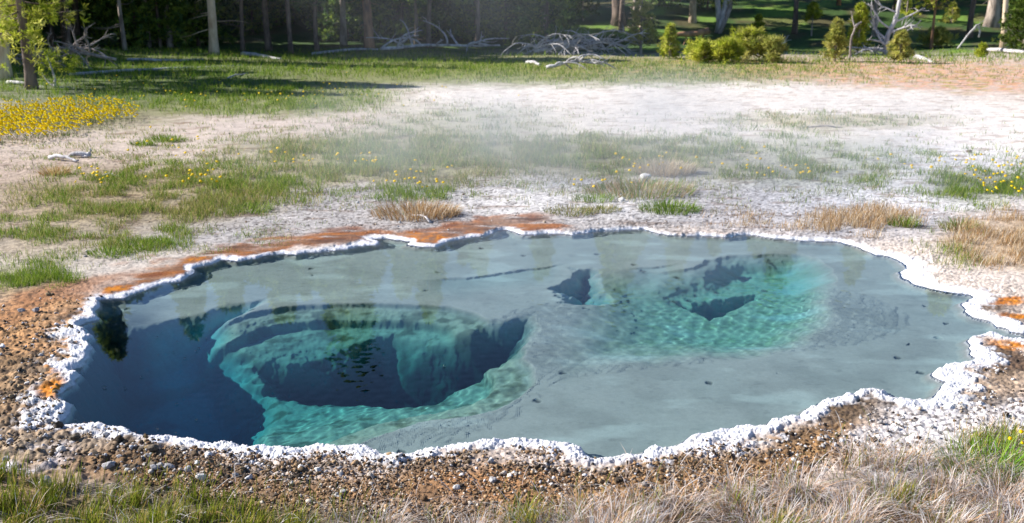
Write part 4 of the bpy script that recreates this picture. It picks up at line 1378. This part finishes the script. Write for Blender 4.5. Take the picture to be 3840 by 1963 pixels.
for (x, y) in [(-19, 28), (-16, 30.5), (-22, 27), (-20.5, 27.5), (-21, 32), (-25, 29), (-14.8, 34), (-30, 29), (-25, 34), (-28, 25), (-33, 30), (-36, 31), (-19.5, 35), (-28, 31.5), (-17.5, 31.5), (-31, 26), (-24, 24.6)]:
    put(tall, x, y, rng.uniform(.5, .66), L_TALL, G_TALL)
for (x, y) in [(-16.6, 28.2), (-18.2, 29.8), (-16.2, 31.8), (-17.8, 33.2), (-19.6, 31), (-21, 29.5), (-17.2, 35)]:
    put(firs, x, y, rng.uniform(.9, 1.2), L_FIR, G_FIR)
for i in range(76):
    px = rng.uniform(-500, 1700) if i < 54 else rng.uniform(1700, 4340); Y = rng.uniform(37.5 if px < 1400 else 41, 60)
    put(tall, at(px, Y), Y, rng.uniform(.6, .82), L_TALL, G_TALL)
for px in (205, 250, 560, 640, 1010, 1090, 1190, 1560, 1610, 1790):
    Y = rng.uniform(35.2, 37.5)
    put(tall, at(px, Y), Y, rng.uniform(.5, .75), L_TALL, G_TALL)
for i in range(81):
    Y = rng.uniform(36.5, 56); px = rng.uniform(-300, 2050) if i < 74 else rng.uniform(2050, 4200)
    if i >= 74: Y = rng.uniform(46, 58)
    put(firs, at(px, Y), Y, rng.uniform(.7, 1.25), L_FIR, G_FIR)


# ------------------------------------------------------------------ dead wood
def dead_thing(name, px, py, label, cat, trunk, branches, mat, seed, twig=4, scale=None):
    """trunk: list of (dx, dy, z) metres from the spot, r0, r1; branches: (fraction, direction, length, radius)"""
    r = np.random.default_rng(seed)
    x, y, z = ground_at(px, py)
    root = empty(name, (x, y, z), label, cat)
    P = np.array(trunk[0], float)
    t = np.linspace(0, 1, 14); tt = np.linspace(0, 1, len(P))
    path = np.stack([np.interp(t, tt, P[:, k]) for k in range(3)], 1)
    path += np.cumsum(r.normal(0, .008, path.shape), 0)
    path[:, 2] += ground_z(x + path[:, 0], y + path[:, 1]) - z
    V, Q, T = tube(path, np.linspace(trunk[1], trunk[2], 14), 9)
    mk('trunk', V, Q, T, mat, root, True)
    for f, d, L, rr, bend in branches:
        i = min(int(f * 13), 12)
        pp, ra = limb(r, path[i], d, L, rr, rr * .3, .35, 9, bend)
        V, Q, T = join([tube(pp, ra, 6)] + twigs(r, pp, L * .45, rr * .4, twig, 1, .6))
        mk('branch', V, Q, T, mat, root, True)
    return root


def pole(px0, py0, px1, py1, r0, r1, label, mat=M_SILVER, sag=.0, name='fallen_log', lift=.0, cat='log'):
    x0, y0, z0 = ground_at(px0, py0); x1, y1, z1 = ground_at(px1, py1)
    t = np.linspace(0, 1, 12)
    r = np.random.default_rng(int(px0 + py0))
    X = x0 + (x1 - x0) * t; Y = y0 + (y1 - y0) * t + sag * np.sin(t * PI)
    Z = ground_z(X, Y) + np.linspace(r0, r1, 12) * .8 + lift + .02 * np.sin(t * 5)
    p = np.stack([X - x0, Y - y0, Z - z0], 1) + np.cumsum(r.normal(0, .006, (12, 3)), 0)
    V, Q, T = tube(p, np.linspace(r0, r1, 12), 8)
    o = mk(name, V, Q, T, mat, None, True); o.location = (x0, y0, z0)
    return tag(o, label, cat)


pole(262, 284, 900, 246, .04, .02, 'long thin fallen pole lying in blue shade across the left meadow', sag=.3)
pole(480, 228, 762, 226, .05, .03, 'curved fallen pole in the shade behind the longest pole', sag=-.5)
pole(910, 212, 1062, 224, .08, .03, 'whitish crooked branch on sunny grass beside the pale trunk')
pole(1170, 207, 1490, 188, .05, .03, 'pale fallen log at the foot of the hazy woods', sag=.2)
pole(850, 300, 930, 274, .025, .012, 'thin white stick leaning in the flowery meadow')
pole(30, 316, 180, 326, .05, .02, 'blue-grey stick lying in the shade beside the upright curved stick')
pole(3430, 218, 3500, 234, .07, .05, 'short white log on the bright grass right of the snag')
pole(3690, 198, 3850, 206, .07, .06, 'white log with orange end below the leaning tan trunk')
pole(3232, 190, 3325, 192, .07, .06, 'short white log lying under the bleached snag')
pole(3505, 128, 3690, 124, .16, .14, 'thick pale log lying behind the arched dead branch', lift=.25)
pole(3020, 478, 3200, 482, .012, .01, 'thin dark stick on the bright flat at right', M_GREYWOOD)
pole(1975, 240, 2030, 246, .05, .04, 'stub of white wood beside the white fallen branch')
pole(380, 600 + 62, 460, 665, .012, .008, 'bluish stick in the yellow flowers of the left sward')
pole(190, 598, 300, 612, .03, .012, 'thin white stick in front of the driftwood', name='stick', cat='stick')
pole(1620, 838, 1530, 815, .012, .006, 'short bleached twig by the brown dry clump', name='stick', cat='stick')
pole(1258, 1862, 1300, 1866, .005, .003, 'tiny white twig at the edge of near dry grass', name='stick', cat='stick')

dead_thing('fallen_tree', 1440, 200, 'long grey fallen tree with curved upright branches before the hazy woods', 'fallen tree',
           ([(-.1, 0, .12), (1.6, .1, .25), (3.9, .3, .22)], .06, .03),
           [(f, (rng.normal(0, .9), rng.normal(0, .4), .7), rng.uniform(.5, 1.5), .04, (rng.normal(0, 1.3), 0, rng.uniform(-.6, .5))) for f in (.05, .16, .22, .3, .36, .45, .55, .62, .7, .78, .86, .95)], M_SILVER, 81, 3)
dead_thing('brush_pile', 2000, 205, 'heap of arching grey dead branches in front of the thickest brown trunk', 'brush pile',
           ([(0, 0, .1), (1.2, 0, .22), (2.6, .2, .2)], .06, .03),
           [(rng.uniform(0, 1), (rng.choice([-1, 1]) * rng.uniform(.4, 1), rng.normal(0, .4), rng.uniform(.4, 1)), rng.uniform(.9, 2.0), .03, (rng.normal(0, .4), 0, -1.6)) for _ in range(40)], M_SILVER, 82, 8)
dead_thing('fallen_branch', 2050, 262, 'bright white fallen branch with drooping fingers on the grass before the heap', 'fallen branch',
           ([(0, 0, .06), (.7, 0, .2), (1.5, .2, .12)], .05, .025),
           [(f, (rng.uniform(.3, 1), -.2, .6), rng.uniform(.6, 1.0), .032, (.5, 0, -1.9)) for f in (.2, .35, .45, .55, .65, .75, .9)], M_SILVER, 83, 2)
dead_thing('dead_tangle', 95, 262, 'tangled dead tree crown lying in deep blue shade at the left', 'fallen tree',
           ([(0, 0, .2), (.9, .2, .6), (2.3, .4, .3)], .08, .04),
           [(rng.uniform(0, 1), (rng.normal(.1, .9), rng.normal(0, .4), rng.uniform(-.1, .8)), rng.uniform(.6, 1.5), .03, (rng.normal(0, .8), 0, -.8)) for _ in range(30)], M_GREYWOOD, 84, 6)
dead_thing('curved_stick', 204, 330, 'upright curved blue-grey stick with forked base in the shaded meadow', 'stick',
           ([(0, 0, .02), (.06, 0, .3), (-.04, 0, .75)], .03, .012), [(.05, (-1, 0, .5), .5, .02, (0, 0, .3)), (.05, (1, 0, .15), .7, .025, (0, 0, -.1))], M_SILVER, 85, 0)
dead_thing('raised_log', 2535, 172, 'brown fallen log propped above the ground beside the twisted tree', 'log',
           ([(0, 0, .42), (.6, 0, .45), (1.25, 0, .55)], .085, .13), [(.35, (0, -.1, -1), .55, .04, (0, 0, 0)), (.9, (0, 0, -1), .5, .06, (0, 0, 0))], M_BARK_RUST, 86, 0)
dead_thing('snag', 3318, 208, 'bleached white dead snag with many bent bare limbs', 'dead tree',
           ([(0, 0, -.05), (-.02, 0, .55), (.25, 0, 1.2), (.45, .1, 2.6), (.5, .1, 3.6)], .10, .04),
           [(.18, (-1, 0, .6), 1.1, .05, (.2, 0, .9)), (.2, (1, .1, .5), 1.3, .05, (0, 0, .3)), (.3, (-.8, .2, .9), 1.5, .05, (.3, 0, .6)), (.34, (.7, -.3, .6), 1.0, .045, (.4, 0, -.5)), (.1, (-1, -.2, .05), 1.3, .05, (0, 0, .2)),
            (.15, (-.9, 0, .15), 1.5, .05, (0, 0, -.3)), (.42, (-.9, 0, .3), 1.2, .04, (-.3, 0, 1.4)), (.5, (.9, 0, .3), 1.1, .04, (.2, 0, .4)), (.28, (.9, .2, -.1), 1.0, .04, (0, 0, -.8)), (.55, (-.8, 0, .5), 1.0, .035, (0, 0, .5)), (.36, (1, 0, .2), 1.2, .035, (0, 0, -.6)), (.08, (.6, -.3, .1), .9, .04, (0, 0, -.2)), (.22, (-.6, -.4, .5), 1.0, .04, (0, 0, -.9)), (.05, (-.8, .1, .3), .9, .05, (0, 0, -.4))], M_SILVER, 87, 6)
dead_thing('dead_sapling', 3184, 226, 'thin grey dead stem with snapped white top beside the olive pine', 'dead tree',
           ([(0, 0, -.03), (.02, 0, .7), (.12, 0, 1.0)], .04, .025), [(1, (.3, 0, .5), .25, .06, (0, 0, 0)), (.95, (-.5, 0, .9), .5, .03, (-.3, 0, .2))], M_GREYWOOD, 88, 1)
dead_thing('arched_branch', 3592, 182, 'grey dead branch arching over with a dangling broken end', 'fallen branch',
           ([(0, 0, 0), (.35, 0, .5), (.62, 0, .85), (.72, 0, .6), (.74, 0, .42)], .035, .03), [(.3, (.6, 0, .6), .6, .02, (.2, 0, -.4)), (.4, (.7, 0, .3), .5, .02, (0, 0, -.3)), (.5, (.5, 0, .2), .4, .015, (0, 0, 0))], M_SILVER, 89, 3)
dead_thing('white_sticks', 2905, 182, 'small fan of white dead twigs on the glade edge', 'fallen branch',
           ([(-.1, 0, .05), (.1, 0, .1), (.3, 0, .15)], .03, .02), [(f, (d, 0, 1), .45, .02, (0, 0, 0)) for f, d in ((.1, -.6), (.3, -.2), (.5, .5), (.7, .8), (.9, 1.2), (.8, 1.6))], M_SILVER, 90, 1)
dead_thing('stump', 3470, 124, 'pointed reddish broken stump behind the orange-stemmed pine', 'stump', ([(0, 0, -.1), (.05, 0, .35), (.2, 0, .85)], .22, .03), [(.5, (1, 0, .4), .4, .03, (0, 0, 0))], M_BARK_RUST, 91, 1)


def driftwood():
    x, y, z = ground_at(300, 592)
    root = empty('driftwood', (x, y, z), 'bleached white driftwood chunk with an upturned horn on the bare ground', 'driftwood', s=.62)
    p = [(-.24, 0, .02), (-.16, 0, .055), (-.05, 0, .075), (.08, 0, .07), (.18, 0, .05), (.23, .01, .06)]
    V, Q, T = tube(p, [.02, .045, .055, .05, .04, .03], 9); mk('trunk', V * np.array([1, 1, 1]), Q, T, M_SILVER, root, True)
    p = [(.16, 0, .07), (.21, 0, .09), (.235, 0, .14), (.23, 0, .19)]
    V, Q, T = tube(p, [.035, .03, .02, .004], 7); mk('branch', V, Q, T, M_SILVER, root, True)
    p = [(.05, -.03, .03), (.16, -.04, .03), (.25, -.03, .045)]
    V, Q, T = tube(p, [.03, .03, .02], 7); mk('branch', V, Q, T, M_SILVER, root, True)


driftwood()


# ------------------------------------------------------------------ bubbles on the water
def build_bubbles():
    import bmesh
    m = bpy.data.materials.new('bubble_film'); m.use_nodes = True
    n = m.node_tree; n.nodes.clear(); o = n.nodes.new('ShaderNodeOutputMaterial')
    g = n.nodes.new('ShaderNodeBsdfGlossy'); g.inputs['Roughness'].default_value = .08
    t = n.nodes.new('ShaderNodeBsdfTransparent'); lw = n.nodes.new('ShaderNodeFresnel'); lw.inputs[0].default_value = 1.5
    mx = n.nodes.new('ShaderNodeMixShader'); n.links.new(lw.outputs[0], mx.inputs[0]); n.links.new(t.outputs[0], mx.inputs[1]); n.links.new(g.outputs[0], mx.inputs[2]); n.links.new(mx.outputs[0], o.inputs[0])
    V = IV3.copy(); keep = IV3[IT3].mean(1)[:, 2] > -.05
    T = IT3[keep]
    p = mk('bubble', V, None, T, m, None, True, link=False)
    spots = [(393, 1456, 9), (470, 1459, 7), (530, 1417, 7), (589, 1268, 7), (605, 1253, 5), (700, 1258, 5), (664, 1284, 6), (745, 1309, 7), (735, 1320, 6), (693, 1347, 7), (650, 1322, 5), (772, 1271, 5), (790, 1238, 5),
             (872, 1256, 6), (710, 1265, 5), (594, 1334, 4), (475, 1318, 5), (435, 1219, 5), (663, 1518, 7), (737, 1578, 7), (592, 1613, 6), (660, 1627, 6), (284, 1577, 6), (376, 1588, 6), (1387, 1302, 16), (990, 1212, 9),
             (1666, 1375, 8), (1686, 1562, 10), (1684, 1590, 12), (1613, 1560, 8), (1312, 1210, 4), (1666, 1376, 6), (952, 1355, 6), (910, 1170, 4)]
    for i, (qx, qy, r) in enumerate(spots):
        x, y = [float(v) for v in unproj(qx, qy, WATER_Z)]
        o = p if i == 0 else p.copy(); C.objects.link(o)
        s = r * .75 * math.hypot(y, 2) / 3733
        o.location = (x, y, WATER_Z + .003); o.scale = (s, s, s * .8)
        if r == 16: tag(o, 'largest clear bubble floating over the middle of the dark hole', 'bubble')
        else: tag(o, 'small clear gas bubble floating on the still pool', 'bubble', 'gas bubbles on the pool')


build_bubbles()


# ------------------------------------------------------------------ steam
def steam(name, loc, rad, dens, scale, label, seed):
    V = IV3 * 1.0
    m = bpy.data.materials.new('steam'); m.use_nodes = True
    n = m.node_tree; n.nodes.clear(); o = n.nodes.new('ShaderNodeOutputMaterial')
    pv = n.nodes.new('ShaderNodeVolumePrincipled'); pv.inputs['Color'].default_value = (.88, .94, 1, 1); pv.inputs['Anisotropy'].default_value = .25
    tc = n.nodes.new('ShaderNodeTexCoord')
    ln = n.nodes.new('ShaderNodeVectorMath'); ln.operation = 'LENGTH'; n.links.new(tc.outputs['Object'], ln.inputs[0])
    f = mth(n, 'SUBTRACT', 1.0, mth(n, 'MULTIPLY', ln.outputs['Value'], ln.outputs['Value']))
    f = mth(n, 'POWER', mth(n, 'MAXIMUM', f, 0.0), 1.3)
    g = n.nodes.new('ShaderNodeNewGeometry').outputs['Position']
    ns = noise_node(n, g, scale, 2, .55)
    k = mth(n, 'MAXIMUM', mth(n, 'MULTIPLY_ADD', ns, 2.6, -.85), 0.0)
    n.links.new(mth(n, 'MULTIPLY', mth(n, 'MULTIPLY', f, k), dens), pv.inputs['Density'])
    n.links.new(pv.outputs[0], o.inputs[1])
    ob = mk(name, V, None, IT3, m, None, True)
    ob.location = loc; ob.scale = rad
    return tag(ob, label, 'steam', kind='stuff')


S.cycles.volume_step_rate = 1.5
S.cycles.volume_max_steps = 48
steam('steam', (1.6, 10.9, .45), (5.4, 2.6, .85), .52, .9, 'thin white steam drifting over the gravel beyond the far rim', 1)
steam('steam', (-1.0, 28, 2.2), (8, 8, 3.0), .02, .35, 'thin bluish steam hanging before the woods at the middle', 2)

#--MORE3--
